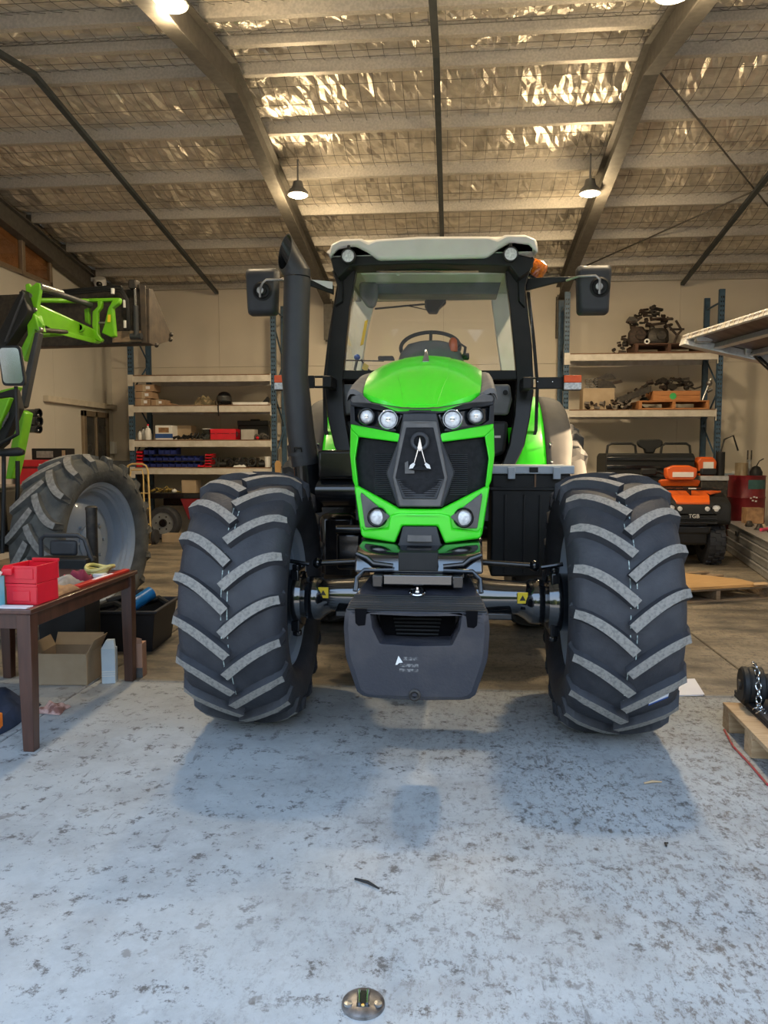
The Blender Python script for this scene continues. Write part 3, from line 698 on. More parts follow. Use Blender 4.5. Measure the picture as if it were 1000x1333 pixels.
for s_ in (-1, 1):
    MB().tube([(XC+s_*.30, 3.70, 1.07), (XC+s_*.245, 3.665, 1.055), (XC+s_*.215, 3.655, 1.03), (XC+s_*.12, 3.65, 1.02)], .012, 8).build('carrier_edge_bead', BLK, T)
    MB().tube([(XC+s_*.12, 3.655, 1.0), (XC+s_*.26, 3.66, .995), (XC+s_*.295, 3.65, .96), (XC+s_*.30, 3.62, .90)], .012, 8).build('carrier_edge_bead', BLK, T)
# hitch bar lying across the weight
MB().bb((XC-.165, 3.60, .935), (XC+.165, 3.70, .985)).build('hitch_bar', WETB, T, bevel=.006)
for s_ in (-1, 1): MB().bb((XC+s_*.165, 3.585, .925), (XC+s_*.215, 3.70, .985)).build('hitch_lug', BLK, T, bevel=.006)
mb = MB(); mb.lathe([(.036, .004), (.040, .010), (.036, .014), (.028, .010)], (XC-.0, 3.585, .90), (0, -.35, 1), 20, loop=True); mb.ball((XC, 3.585, .905), (.014, .014, .016), 10); mb.cyl((XC, 3.585, .88), (XC, 3.585, .93), .006, n=8)
mb.build('hitch_pin', CHR, T)
# ballast weight
c3 = lambda x, y: (360+x/2.5, 660+y/2.5)
WYf = 3.45
def wp(x, y, Y=WYf):
    u, v = c3(x, y); return at(u, v, Y)
outl = [(448,338),(690,345),(695,400),(688,500),(668,560),(648,616),(625,632),(448,634)]
cx = XC
R1 = [wp(x, y) for x, y in outl]
for p in R1[:1]+R1[-1:]: p.x = XC
full = R1+[mir(p) for p in R1[-2:0:-1]]
def ring(off, dy):
    c0 = Vector((XC, 0, .64)); o = []
    for p in full:
        d = Vector((p.x-XC, 0, p.z-.64)); k = 1-off/max(d.length, .1)
        o.append(Vector((XC+d.x*k, p.y+dy, .64+d.z*k)))
    return o
mb = MB()
# front face with an opening: outer ring -> inner opening ring, opening goes 0.12 deep
op = [wp(448,352), wp(598,352), wp(591,405), wp(567,447), wp(448,449)]
for p in (op[0], op[-1]): p.x = XC
opf = op+[mir(p) for p in op[-2:0:-1]]
n1, n2 = len(full), len(opf)
def resamp(P, n, top0):
    L = [(P[(i+1) % len(P)]-P[i]).length for i in range(len(P))]; tot = sum(L); o = []
    for k in range(n):
        d = tot*k/n; i = 0
        while d > L[i]: d -= L[i]; i += 1
        o.append(P[i].lerp(P[(i+1) % len(P)], d/L[i]))
    return o
NN = 64
A = resamp(ring(.0, .02), NN, 0); A0 = resamp(ring(.025, 0), NN, 0); Bq = resamp(opf, NN, 0)
A2 = resamp(ring(.0, .16), NN, 0); A3 = resamp(ring(.02, .30), NN, 0)
tr = [wp(448,346), wp(606,346), wp(598,400), wp(572,452), wp(448,454)]
for p in (tr[0], tr[-1]): p.x = XC
trf = resamp(tr+[mir(p) for p in tr[-2:0:-1]], NN, 0)
Bq2 = [p+Vector((0, .02, 0)) for p in Bq]; Bq3 = [p+Vector((0, .20, 0)) for p in Bq]
mb.loft([A3, A2, A, A0, trf, Bq2, Bq3])
mb.build('ballast_weight', WTM, T, smooth=30, bevel=.004)
wt = [o for o in T.children if o.name.startswith('ballast_weight')][-1]
mb = MB()
for q in range(7): 
    z = lerp(op[0].z-.012, op[-1].z+.015, q/6); hw = lerp(.12, .1, q/6); mb.cyl((XC-hw, 3.60, z), (XC+hw, 3.60, z), .005, n=6)
mb.build('opening_ribs', BPL, wt)['kind'] = 'stuff'
MB().bb((XC-.18, 3.61, op[-1].z-.03), (XC+.18, 3.64, op[0].z+.03)).build('opening_back', MBLK, wt, smooth=0)
# ribbed top deck climbing back from the front edge
zf = full[0].z
mb = MB()
mb.loft([[(XC-w, y, z-.016), (XC+w, y, z-.016), (XC+w, y, z), (XC-w, y, z)] for y, z, w in ((3.462, zf-.003, .325), (3.52, zf+.025, .315), (3.62, zf+.055, .290), (3.72, zf+.075, .27), (3.9, zf+.085, .26))])
mb.build('weight_deck', WTM, wt, bevel=.006)
for q in range(8):
    t = q/7; y = lerp(3.465, 3.575, t); z = zf+lerp(.0, .043, t); w = lerp(.318, .296, t)
    MB().cyl((XC-w, y, z), (XC+w, y, z), .0065, n=8).build('deck_rib', BPL, wt)
for s_ in (-1, 1):      # the two slots at the upper corners
    a = wp(640, 345, WYf-.002); 
    x0 = XC+s_*.225; 
    mb = MB(); z1 = zf+.004; mb.prism([(x0, 3.446, z1), (x0+s_*.055, 3.446, z1), (x0+s_*.052, 3.446, z1-.065), (x0+s_*.038, 3.446, z1-.078), (x0+s_*.008, 3.446, z1-.074)], (0, .05, 0)); mb.build('slot_pocket', MBLK, wt, smooth=0)
q = wp(447, 612, WYf); q.x = XC-.005
MB().lathe([(.028, .03), (.028, -.006), (.020, -.012), (.012, -.004), (.012, .03)], q, (0, 1, 0), 24, loop=True).build('tow_eye', DSTL, wt)
q0 = wp(397, 498, WYf-.002)
MB().prism([q0+Vector(((x)*.0014, 0, z*.0014)) for x, z in ((-10,-16),(0,14),(14,-8),(2,-10),(-4,-16))], (0, .004, 0)).build('white_arrow_decal', WHT, wt, smooth=0)
sm = mat('scuffed_print', (.22,.215,.21), (.06,.06,.065), rough=.8, scale=60, lo=.4, hi=.55)
for (x0, x1, y0) in ((412,460,494), (402,462,516), (400,462,532)):
    a, b_ = wp(x0, y0-6, WYf-.001), wp(x1, y0+6, WYf-.001); MB().bb(a, b_+Vector((0,.004,0))).build('scuffed_decal', sm, wt, smooth=0)
# ---------------------------------------------------------------- cab
CY = 6.0
def rib(name, m, outer, inner, Y, th, parent=None, bevel=.008):
    """a post between two traced edges, Y either a number or a function of v"""
    fy = Y if callable(Y) else (lambda v: Y)
    O = [at(u, v, fy(v)) for u, v in outer]; I = [at(u, v, fy(v)) for u, v in inner]
    rings = [[o, i, i+Vector((0, th, 0)), o+Vector((0, th, 0))] for o, i in zip(O, I)]
    return MB().loft(rings).build(name, m, parent or T, bevel=bevel)
yf = lambda v: 6.02+.12*max(0, min(1, (v-350)/140))-.10*max(0, (v-485)/120)
rib('front_pillar', PILB, [(441,352),(434,400),(428,450),(423,510),(427,545),(435,580),(448,612)], [(464,348),(455,400),(450,450),(446,495),(449,540),(456,580),(466,612)], yf, .10)
rib('front_pillar', PILB, [(681,352),(687,400),(693,450),(695,510),(690,545),(683,580),(668,612)], [(658,352),(664,400),(669,450),(673,495),(670,540),(663,580),(651,612)], yf, .10)
rib('door_frame', BPL, [(437,380),(427,440),(420,500),(421,560),(436,610)], [(441,380),(431,440),(425,500),(426,560),(441,610)], 6.22, .03, bevel=.002)
rib('door_frame', BPL, [(690,380),(697,440),(702,500),(700,560),(684,610)], [(686,380),(693,440),(698,500),(696,560),(680,610)], 6.22, .03, bevel=.002)
STRIP = mat('door_edge_strip', (.55,.56,.5), rough=.3, coat=.5)
rib('door_edge_strip', STRIP, [(440,385),(432,430),(427,480),(425,500)], [(443,385),(434.5,430),(429,480),(427,500)], 6.18, .02, bevel=0)
rib('door_edge_strip', STRIP, [(684,385),(690,430),(694,480),(696,500)], [(681.5,385),(688,430),(692.5,480),(694.5,500)], 6.18, .02, bevel=0)
# windscreen
ws = [at(u, v, yf(v)+.03) for u, v in ((462,350),(660,350),(671,486),(448,486))]
MB().prism(ws, (0, .008, 0)).build('windscreen', GLASS, T, smooth=0)
MB().prism([at(u, v, 6.14) for u, v in ((446,482),(673,482),(674,494),(445,494))], (0, .05, 0)).build('windscreen_sill', PILB, T, bevel=.006)
MB().prism([at(u, v, 6.03) for u, v in ((445,341),(676,341),(664,352),(458,352))], (0, .08, 0)).build('windscreen_header', BLK, T, bevel=.006)
# firewall below the glass, steps of dark trim seen beside the hood
MB().prism([at(u, v, 6.30) for u, v in ((446,494),(674,494),(668,612),(640,640),(470,640),(450,612))], (0, .05, 0)).build('firewall', MBLK, T, bevel=.01)
for s_, uu in ((1, 652), (-1, 458)):
    MB().prism([at(uu+dx, v, 6.22) for dx, v in ((-12,500),(12,500),(15,520),(10,540),(-12,540))], (0, .08, 0)).build('pedal_console', MIDG, T, bevel=.02)
    MB().prism([at(uu+dx, v, 6.20) for dx, v in ((-14,548),(10,548),(6,590),(-12,596))], (0, .1, 0)).build('foot_well', DGR, T, bevel=.03)
MB().prism([at(u, v, 6.19) for u, v in ((644,567),(652,567),(652,570),(644,570))], (0, .01, 0)).build('console_label', WHT, T, smooth=0)
q = at(658, 511, 6.2); MB().lathe([(.02, .0), (.02, -.01), (.01, -.012), (.001, -.012)], q, (0, 1, 0), 16).build('console_knob', BPL, T)
mb = MB()
for us in (((655,490),(668,492),(661,499)), ((442,490),(455,492),(448,499))):
    pass
# roof: white shell, dark underside, lamp pockets
rx0, rx1 = XC-.80, XC+.775
def rsec(w, z0, z1, y, r=.07):
    return [(XC-.012-w+r, y, z0), (XC-.012+w-r, y, z0), (XC-.012+w, y, z0+r*.7), (XC-.012+w, y, z1-r*1.3), (XC-.012+w-r*1.4, y, z1), (XC-.012-w+r*1.4, y, z1), (XC-.012-w, y, z1-r*1.3), (XC-.012-w, y, z0+r*.7)]
MB().loft([rsec(.74, 3.05, 3.13, 5.83), rsec(.785, 3.03, 3.155, 5.87), rsec(.79, 3.02, 3.165, 6.0), rsec(.80, 3.02, 3.19, 6.6), rsec(.79, 3.02, 3.18, 7.4), rsec(.74, 3.03, 3.12, 7.55)]).build('roof_shell', ROOFW, T, bevel=.02, smooth=60)
# raised white brow across the front, dipping around the lamps
top = [(430,318),(445,311),(470,310),(480,315),(490,311),(548,307.5)]
low = [(428,336),(440,324),(462,320),(478,328),(492,338),(548,337)]
tp = [at(u, v, 5.80) for u, v in top]; lp = [at(u, v, 5.80) for u, v in low]
topf = tp+[mir(p) for p in tp[-2::-1]]; lowf = lp+[mir(p) for p in lp[-2::-1]]
for p in topf+lowf: p.x += .0
MB().loft([[a, b_, b_+Vector((0, .22, .02)), a+Vector((0, .22, .02))] for a, b_ in zip(topf, lowf)]).build('roof_brow', ROOFW, T, bevel=.02, smooth=60)
MB().prism([at(u, v, 5.86) for u, v in ((430,336),(470,326),(550,337),(650,326),(697,336),(690,352),(676,362),(664,346),(550,343),(456,346),(440,362),(434,352))], (0, .25, 0)).build('roof_underside', BPL, T, bevel=.01)
for s_, uu, vv in ((-1, 453.5, 333.5), (1, 665, 331)):
    q = at(uu, vv, 5.76); 
    wl_ = MB().lathe([(.050, .05), (.056, .01), (.054, -.012), (.046, -.014), (.046, .05)], q, (0, 1, 0), 24, loop=True).build('work_lamp', BPL, T)
    MB().lathe([(.002, -.016), (.03, -.014), (.047, -.006), (.047, .01), (.002, .01)], q, (0, 1, 0), 24).build('lens', LENS, wl_)
    MB().tube([q+Vector((0, .03, .05)), q+Vector((0, .03, .085))], .012, 8).build('bracket', BPL, wl_)
# amber beacon by the right roof corner
q = at(699, 351, 6.35)
b_ = MB().lathe([(.07, -.06), (.075, -.02), (.075, .03), (.06, .065), (.02, .075), (.001, .075)], q, (.5, -.2, .8), 24).build('beacon', AMB, T)
MB().lathe([(.078, -.075), (.078, -.055), (.03, -.055), (.001, -.075)], q, (.5, -.2, .8), 20).build('base', BPL, b_)
# cab interior: rear posts, rear window frame, headlining, wiper motor box, seat, wheel
rib('rear_pillar', LGREY, [(465,365),(455,430),(447,486)], [(494,365),(478,430),(470,486)], 7.25, .08)
rib('rear_pillar', LGREY, [(661,358),(668,430),(673,486)], [(636,358),(645,430),(653,486)], 7.25, .08)
MB().prism([at(u, v, 6.75) for u, v in ((470,354),(656,354),(648,383),(490,383))], (0, .25, 0)).build('headlining', MIDG, T, bevel=.01)
MB().prism([at(u, v, 6.25) for u, v in ((466,347),(660,347),(656,357),(470,357))], (0, .3, 0)).build('visor', LGREY, T, bevel=.01)
for uu, vv in ((499,353),(519,357),(540,353.5),(581,353.5),(622,350)):
    MB().ball(at(uu, vv, 6.2), .011 if uu != 519 else .017, 8).build('visor_stud', WHT, T)
MB().prism([at(u, v, 6.6) for u, v in ((467,366),(491,366),(492,385),(488,400),(478,400),(468,385))], (0, .07, 0)).build('cab_speaker', MIDG, T, bevel=.03, seg=3)
MB().prism([at(u, v, 7.25) for u, v in ((494,378),(636,378),(638,384),(491,384))], (0, .06, 0)).build('rear_window_bar', BPL, T, bevel=.006)
MB().prism([at(u, v, 7.3) for u, v in ((470,483),(655,483),(656,620),(468,620))], (0, .06, 0)).build('rear_panel', DGR, T, bevel=.01)
rg = [at(u, v, 7.36) for u, v in ((492,384),(637,384),(654,484),(470,484))]
MB().prism(rg, (0, .008, 0)).build('rear_window', GLASS, T, smooth=0)
q = at(565, 395, 7.18)
mb = MB(); mb.prism([at(u, v, 7.15) for u, v in ((553,390),(560,387),(580,387),(581,393),(572,401),(569,407),(558,407),(553,399))], (0, .10, 0)); mb.build('wiper_motor', BPL, T, bevel=.012)
mb = MB(); mb.tube([at(488,402,7.2), at(530,398,7.2), at(553,396,7.2)], .009, 6); mb.tube([at(530,398,7.19), at(545,401,7.19), at(558,404,7.19)], .005, 6); mb.build('rear_wiper', BPL, T)
mb = MB()
for uu, vv in ((504,386), (619,386)): mb.cyl(at(uu, vv-4, 7.2), at(uu, vv+3, 7.2), .022, n=10)
mb.build('rear_window_hinges', BPL, T)
MB().prism([at(u, v, 7.1) for u, v in ((475,418),(479,416),(473,448),(469,450))], (0, .02, 0)).build('yellow_strap', YEL, T, smooth=0)
# seat with a rounded back
st = at(560, 470, 6.95); st.x = XC
mb = MB(); mb.loft([[(XC+.02+w*math.cos(a), 7.02+d*math.sin(a), z) for a in [2*PI*i/20 for i in range(20)]] for w, d, z in ((.22,.10,1.6),(.25,.11,1.9),(.26,.11,2.1),(.25,.1,2.24),(.21,.09,2.33),(.12,.06,2.38))]); mb.build('seat_back', MIDG, T, smooth=60)
MB().loft([[(XC+.02+w*math.cos(a), 6.82+d*math.sin(a), z) for a in [2*PI*i/20 for i in range(20)]] for w, d, z in ((.22,.2,1.66),(.27,.25,1.7),(.27,.25,1.78),(.22,.2,1.82))]).build('seat_base', MIDG, T, smooth=60)
# instrument binnacle and steering wheel behind the hood
q = at(561, 444, 6.45); zo = q.z-2.345
MB().loft([[(q.x+w*math.cos(a), 6.45+d*math.sin(a), z+zo) for a in [2*PI*i/24 for i in range(24)]] for w, d, z in ((.28,.12,1.9),(.28,.12,2.16),(.25,.11,2.25),(.19,.08,2.32),(.09,.04,2.345))]).build('instrument_binnacle', MIDG, T, smooth=60)
sw_c = Vector((q.x-.01, 6.62, at(561, 452, 6.62).z)); ax = Vector((0, -.62, .78)).normalized(); xx = Vector((1, 0, 0)); yy_ = ax.cross(xx)
mb = MB(); mb.tube([sw_c+(xx*math.cos(2*PI*i/32)+yy_*math.sin(2*PI*i/32))*.25 for i in range(32)], .017, 8, closed=True)
for a in (PI/2, PI*1.17, PI*1.83): mb.tube([sw_c-ax*.03, sw_c+(xx*math.cos(a)+yy_*math.sin(a))*.245], .014, 6)
mb.lathe([(.001, .0), (.06, -.005), (.07, -.04), (.001, -.05)], sw_c, ax, 16); mb.build('steering_wheel', DGR, T)
for (uu, vv, w, m_, nm) in ((605,463,.05,BPL,'hand_control'), (614,462,.02,WHT,'hand_control'), (520,464,.03,WHT,'stalk')): pass
mb = MB(); mb.loft([[at(590+dx*k, v, 6.4)+Vector((0, dy*k, 0)) for dx, dy in ((-6,0),(-3,-.03),(3,-.03),(6,0),(3,.03),(-3,.03))] for v, k in ((458,1.0),(450,1.05),(443,.9),(439.5,.5))]); mb.build('orange_grip', ORG, T, bevel=.006)
MB().tube([at(594,455,6.42), at(600,448,6.42), at(606,452,6.42), at(604,466,6.42)], .012, 8).build('joystick', BPL, T)
MB().prism([at(u, v, 6.44) for u, v in ((602,460),(611,459),(611,468),(600,468))], (0, .05, 0)).build('armrest_console', BPL, T, bevel=.01)
MB().prism([at(u, v, 6.44) for u, v in ((492,463),(512,463),(514,469),(492,469))], (0, .05, 0)).build('dash_box', BPL, T, bevel=.01)
MB().ball(at(465, 465, 6.5), (.028, .03, .026), 10).build('blue_tap', mat('tap_blue', (.02,.12,.6), rough=.4), T)
mb = MB(); mb.tube([at(465,468,6.5), at(462,482,6.5)], .012, 6); mb.tube([at(470,468,6.5), at(478,480,6.5), at(488,487,6.5)], .008, 6); mb.tube([at(448,469,6.55), at(500,470,6.55)], .006, 6); mb.build('cab_cables', BPL, T)
MB().prism([at(u, v, 6.48) for u, v in ((474,472),(480,476),(478,484),(471,480))], (0, .02, 0)).build('yellow_tag', YEL, T, smooth=0)
# side glass and cab sides (rear part)
for s_ in (-1, 1):
    x = XC+s_*.76
    P = [(x, 6.2, 3.0), (x, 7.35, 3.0), (x, 7.35, 1.6), (x-s_*.05, 6.25, 1.5), (x+s_*.03, 6.18, 2.0)]
    MB().prism(P, (-s_*.008, 0, 0)).build('side_window', GLASS, T, smooth=0)
    MB().prism([(x, 7.28, 3.04), (x, 7.4, 3.04), (x, 7.4, 1.5), (x, 7.28, 1.5)], (-s_*.07, 0, 0)).build('rear_post', BLK, T, bevel=.01)
    MB().prism([(x, 6.05, 3.05), (x, 7.4, 3.05), (x, 7.4, 2.97), (x, 6.05, 2.97)], (-s_*.06, 0, 0)).build('roof_rail', BLK, T, bevel=.008)
MB().bb((XC-.62, 6.2, 1.22), (XC+.62, 7.4, 1.5)).build('cab_floor', BLK, T, bevel=.02)
# mudguards over the rear wheels
RC = Vector((0, 7.05, .92))
def arch(prof, x0, a0, a1, n=22):
    P = []
    for i in range(n+1):
        a = lerp(a0, a1, i/n); P.append([(x0+dx, RC.y-r*math.cos(a), RC.z+r*math.sin(a)) for dx, r in prof])
    return P
for s_ in (-1, 1):
    X0 = XC
    g = [(s_*x, r) for x, r in ((.60,1.13),(.74,1.14),(.86,1.145),(.885,1.14))]
    mb = MB().grid(arch(g, X0, R_(20), R_(150)), None)
    o = mb.build('green_mudguard', GREEN, T, smooth=60); m_ = o.modifiers.new('th', 'SOLIDIFY'); m_.thickness = .02
    g = [(s_*x, r) for x, r in ((.888,1.145),(.93,1.143),(.985,1.138),(1.04,1.125),(1.085,1.10),(1.115,1.06),(1.125,1.01),(1.125,.97))]
    P = arch(g, X0, R_(22), R_(150))
    for k in range(4):        # the lower front corner tucks in
        for j, p in enumerate(P[k]):
            f = (4-k)/4*.30
            P[k][j] = (lerp(p[0], X0+s_*.90, f*(j/7)), p[1], p[2])
    mb = MB().grid(P, None); o = mb.build('black_mudguard', DUSTB, T, smooth=60); m_ = o.modifiers.new('th', 'SOLIDIFY'); m_.thickness = .018
    for a in (R_(30), R_(38)):
        MB().ball((X0+s_*.925, RC.y-1.155*math.cos(a), RC.z+1.155*math.sin(a)), .013, 8).build('mudguard_bolt', CHR, T)
# mirrors on arms
for s_, (u0, v0, u1, v1) in ((-1, (320,350,363,410)), (1, (750.5,346,795,409))):
    Y = 5.95; a, b_ = at(u0, v0, Y), at(u1, v1, Y); cxm, czm = (a.x+b_.x)/2, (a.z+b_.z)/2; w, h = abs(b_.x-a.x)/2, abs(a.z-b_.z)/2
    def rr_(k, y, r):
        pts = []
        for cxs, czs, a0 in ((1,-1,-PI/2), (1,1,0), (-1,1,PI/2), (-1,-1,PI)):
            for q in range(5):
                an = a0+PI/2*q/4; tp_ = (.90 if czs < 0 else 1.0)
                pts.append((cxm+(cxs*(w*k*tp_-r)+r*math.cos(an)), y, czm+czs*(h*k-r)+r*math.sin(an)))
        return pts
    mi_ = MB().loft([rr_(.78, Y-.06, .03), rr_(.92, Y-.045, .035), rr_(1.0, Y, .03), rr_(1.0, Y+.05, .03)]).build('mirror', DGR, T, smooth=50)
    MB().loft([rr_(.92, Y+.05, .03), rr_(.92, Y+.056, .03)]).build('mirror_glass', CHR, mi_, smooth=0)
    uk, vk = (342, 379) if s_ < 0 else (781, 374); q = at(uk, vk, Y-.055)
    MB().lathe([(.075, .03), (.075, -.01), (.062, -.018), (.05, -.008), (.034, -.008), (.03, -.02), (.001, -.022)], q, (0, 1, 0), 24).build('swivel_socket', BPL, mi_)
    mb = MB(); mb.lathe([(.026, .0), (.026, -.025), (.001, -.03)], q+Vector((-.01, -.015, .0)), (0, 1, 0), 12); mb.tube([q+Vector((-.01, -.04, -.055)), q+Vector((-.01, -.045, .0)), q+Vector((-.01*s_, -.045, .05)), q+Vector((-s_*.04, -.045, .075)), q+Vector((-s_*.16, -.03, .075)), q+Vector((-s_*.24, .03, .06))], .009, 8); mb.build('swivel_bracket', STL, mi_)
    if s_ < 0:
        MB().loft([[at(434, 377, 6.05)+Vector((0, dy, dz*.035)) for dy, dz in ((0,-1),(.04,-1),(.04,1),(0,1))], [at(404, 368, 5.98)+Vector((0, dy, dz*.022)) for dy, dz in ((0,-1),(.04,-1),(.04,1),(0,1))], [at(366, 363, 5.95)+Vector((0, dy, dz*.012)) for dy, dz in ((0,-1),(.03,-1),(.03,1),(0,1))]]).build('mirror_arm', BPL, T, bevel=.005)
        MB().prism([at(u, v, 5.97) for u, v in ((405,364),(433,366.5),(433,376),(427,375)) ], (0, .006, 0)).build('arm_plate', LGREY, T, smooth=0)
    else:
        MB().loft([[at(685, 370, 6.05)+Vector((0, dy, dz*.045)) for dy, dz in ((0,-1),(.04,-1),(.04,1),(0,1))], [at(720, 364.5, 6.0)+Vector((0, dy, dz*.025)) for dy, dz in ((0,-1),(.04,-1),(.04,1),(0,1))], [at(752, 361.5, 5.97)+Vector((0, dy, dz*.010)) for dy, dz in ((0,-1),(.03,-1),(.03,1),(0,1))]]).build('mirror_arm', BPL, T, bevel=.005)
# pillar brackets at the roof ends
for s_, pts in ((-1, ((432,352),(446,349),(446,392),(436,398),(440,375))), (1, ((690,352),(674,349),(676,392),(684,400),(684,375)))):
    MB().prism([at(u, v, 6.0) for u, v in pts], (0, .12, 0)).build('roof_bracket', BPL, T, bevel=.008)
# clearance lamps on flat arms
for s_, arm, hole, lamp in ((-1, (378,488,428,506), (416,497.5), (357,488.5,377.5,507)), (1, (682,490,735,507), (691.5,498), (734.5,488.5,757,507))):
    Y = 5.85
    a, b_ = at(arm[0], arm[1], Y), at(arm[2], arm[3], Y); hc = at(hole[0], hole[1], Y); rh = .045; hz = (a.z-b_.z)/2-.006
    xs_ = sorted((a.x, b_.x)); zc = (a.z+b_.z)/2
    mb = MB()
    mb.bb((xs_[0], Y, zc-hz), (hc.x-.04, Y+.03, zc+hz)); mb.bb((hc.x+.04, Y, zc-hz), (xs_[1], Y+.03, zc+hz))
    mb.bb((hc.x-.04, Y, zc+.03), (hc.x+.04, Y+.03, zc+hz)); mb.bb((hc.x-.04, Y, zc-hz), (hc.x+.04, Y+.03, zc-.03))
    ar = mb.build('lamp_arm', BPL, T, bevel=.006)
    pa = at(430 if s_ < 0 else 684, 498, 6.0)
    MB().bb((pa.x-.035, 5.84, zc-.045), (pa.x+.035, 6.12, zc+.045)).build('arm_clamp', BPL, T, bevel=.01)
    for k in (.35, .8): 
        xx_ = lerp(lamp[2] if s_ < 0 else lamp[0], hole[0], k); MB().ball(at(xx_, 497, Y-.001), .006, 6).build('arm_screw', CHR, ar)
    a, b_ = at(lamp[0], lamp[1], Y-.04), at(lamp[2], lamp[3], Y-.04); zm = lerp(a.z, b_.z, .5)
    cl = MB().bb((a.x-.004, Y-.02, a.z+.004), (b_.x+.004, Y+.04, b_.z-.004)).build('clearance_lamp', BPL, T, bevel=.006)
    xm = lerp(a.x, b_.x, .45)
    MB().bb((a.x, Y-.045, zm), (b_.x, Y-.018, a.z)).build('amber_lens', OLEN, cl, bevel=.006)
    MB().bb((a.x, Y-.045, b_.z), (b_.x, Y-.018, zm-.001)).build('white_lens', LENS, cl, bevel=.006)
# exhaust stack on the left of the cab
Ye = 5.45
E_ = lambda u, v: at(u, v, Ye)
cl_ = [(398,668),(394,610),(391,560)]
mb = MB(); mb.tube([E_(404,668), E_(401,640), E_(398,600)], [.088,.09,.09], 28); mb.build('exhaust_lower', BLK, T)
mb = MB(); mb.tube([E_(398,606), E_(391,560), E_(384,490), E_(387,362)], [.098,.098,.094,.094], 28); ex = mb.build('exhaust_stack', EXH, T)
# slash-cut elbow: mitred at the top of the stack, open to the left
n = 28; r = .094; cen = E_(387, 361)
d2 = Vector((-.50, 0, .866)); c_end = E_(371, 328); pn = Vector((-.74, -.62, .28)).normalized()
ringA, ringB, ringC = [], [], []
for i in range(n):
    a = 2*PI*i/n; off = Vector((math.cos(a)*r, math.sin(a)*r, 0))
    ringA.append(cen+off)
    B = Vector((cen.x+off.x, cen.y+off.y, cen.z+.028+off.x*.25)); ringB.append(B)
    t = max(.004, (c_end-B).dot(pn)/d2.dot(pn)); ringC.append(B+d2*t)
mb = MB(); ce = sum(ringC, Vector())/n; inn = [p.lerp(ce, .07) for p in ringC]; inb = [p.lerp(sum(ringB, Vector())/n, .08) for p in ringB]
mb.loft([ringA, ringB], cap=False); mb.loft([ringB, ringC, inn], cap=False)
mb.build('exhaust_tip', EXH, T, smooth=45)
MB().loft([inn, inb], cap=False).add(inb, [list(range(n))]).build('exhaust_bore', BLK, T, smooth=0)
mb = MB(); mb.lathe([(.101, -.012), (.101, .012)], E_(393, 592), (0,0,1), 28); mb.build('exhaust_band', EXH, T)
MB().tube([E_(391,588)+Vector((-.02,-.10,0)), E_(391,583)+Vector((-.02,-.115,0)), E_(396,583)+Vector((.0,-.115,0)), E_(396,588)+Vector((0,-.10,0))], .006, 6).build('exhaust_hook', BPL, T)
# silencer and boxes on the exhaust side
mb = MB(); a, b_ = at(408, 640, 5.5), at(468, 640, 5.5); mb.cyl(a, b_, .115, n=24); mb.build('silencer', BLK, T, bevel=.01)
MB().bb((a.x+.06, 5.35, a.z+.10), (b_.x+.05, 5.7, a.z+.30)).build('silencer_shield', BLK, T, bevel=.02)
a, b_ = at(438, 694, 5.0), at(470, 742, 5.0); MB().bb((a.x, 5.0, b_.z), (b_.x, 5.5, a.z)).build('battery_box', BLK, T, bevel=.02)
a, b_ = at(438, 689, 5.0), at(470, 689, 5.0); MB().cyl(a, b_, .03, n=16).build('filter_tube', BLK, T)
a, b_ = at(412, 670, 5.6), at(462, 760, 5.6); MB().bb((a.x, 5.7, b_.z), (b_.x, 6.2, a.z)).build('fuel_tank', BLK, T, bevel=.05)
a, b_ = at(396, 670, 5.3), at(399, 735, 5.3); MB().cyl(a, b_, .05, .035, n=16).build('exhaust_inlet', EXH, T)
# big toolbox with the pale lid on the other side
a, b_ = at(640, 616, 5.5), at(741, 752, 5.5); x0, x1 = a.x, b_.x
MB().bb((x0, 5.5, b_.z), (x1, 6.1, a.z)).build('toolbox', BPL, T, bevel=.015)
tb = T.children[-1]
tb = [o for o in T.children if o.name.startswith('toolbox')][0]
zl = at(700, 633, 5.5).z
MB().bb((x0-.01, 5.485, zl-.03), (x1+.0, 5.505, zl-.005)).build('rim', BPL, tb, bevel=.004)
for k in (.18, .42, .62, .84): MB().bb((lerp(x0, x1, k)-.008, 5.488, b_.z+.03), (lerp(x0, x1, k)+.008, 5.502, zl-.06)).build('rib', BPL, tb, bevel=.003)
LID = mat('pale_lid_plastic', (.42,.48,.55), (.36,.42,.49), rough=.5, scale=8)
lz0, lz1 = at(700, 617, 5.5).z, at(700, 606, 5.5).z
MB().bb((x0-.015, 5.47, lz0), (x1+.02, 6.1, lz1)).build('lid', LID, tb, bevel=.008)
for uu in (666, 725): q = at(uu, 612, 5.47); MB().bb((q.x-.026, 5.455, lz0-.035), (q.x+.026, 5.475, lz1-.012)).build('clip', LID, tb, bevel=.004)
q = at(695, 610, 5.47); MB().bb((q.x-.03, 5.462, lz0+.012), (q.x+.03, 5.475, lz1-.012)).build('lid_handle', BPL, tb, bevel=.003)
q = at(697, 625, 5.49); MB().bb((q.x-.006, 5.488, q.z-.05), (q.x+.006, 5.498, q.z+.045)).build('strap', mat('brown_strap', (.2,.12,.07), rough=.8), tb, smooth=0)
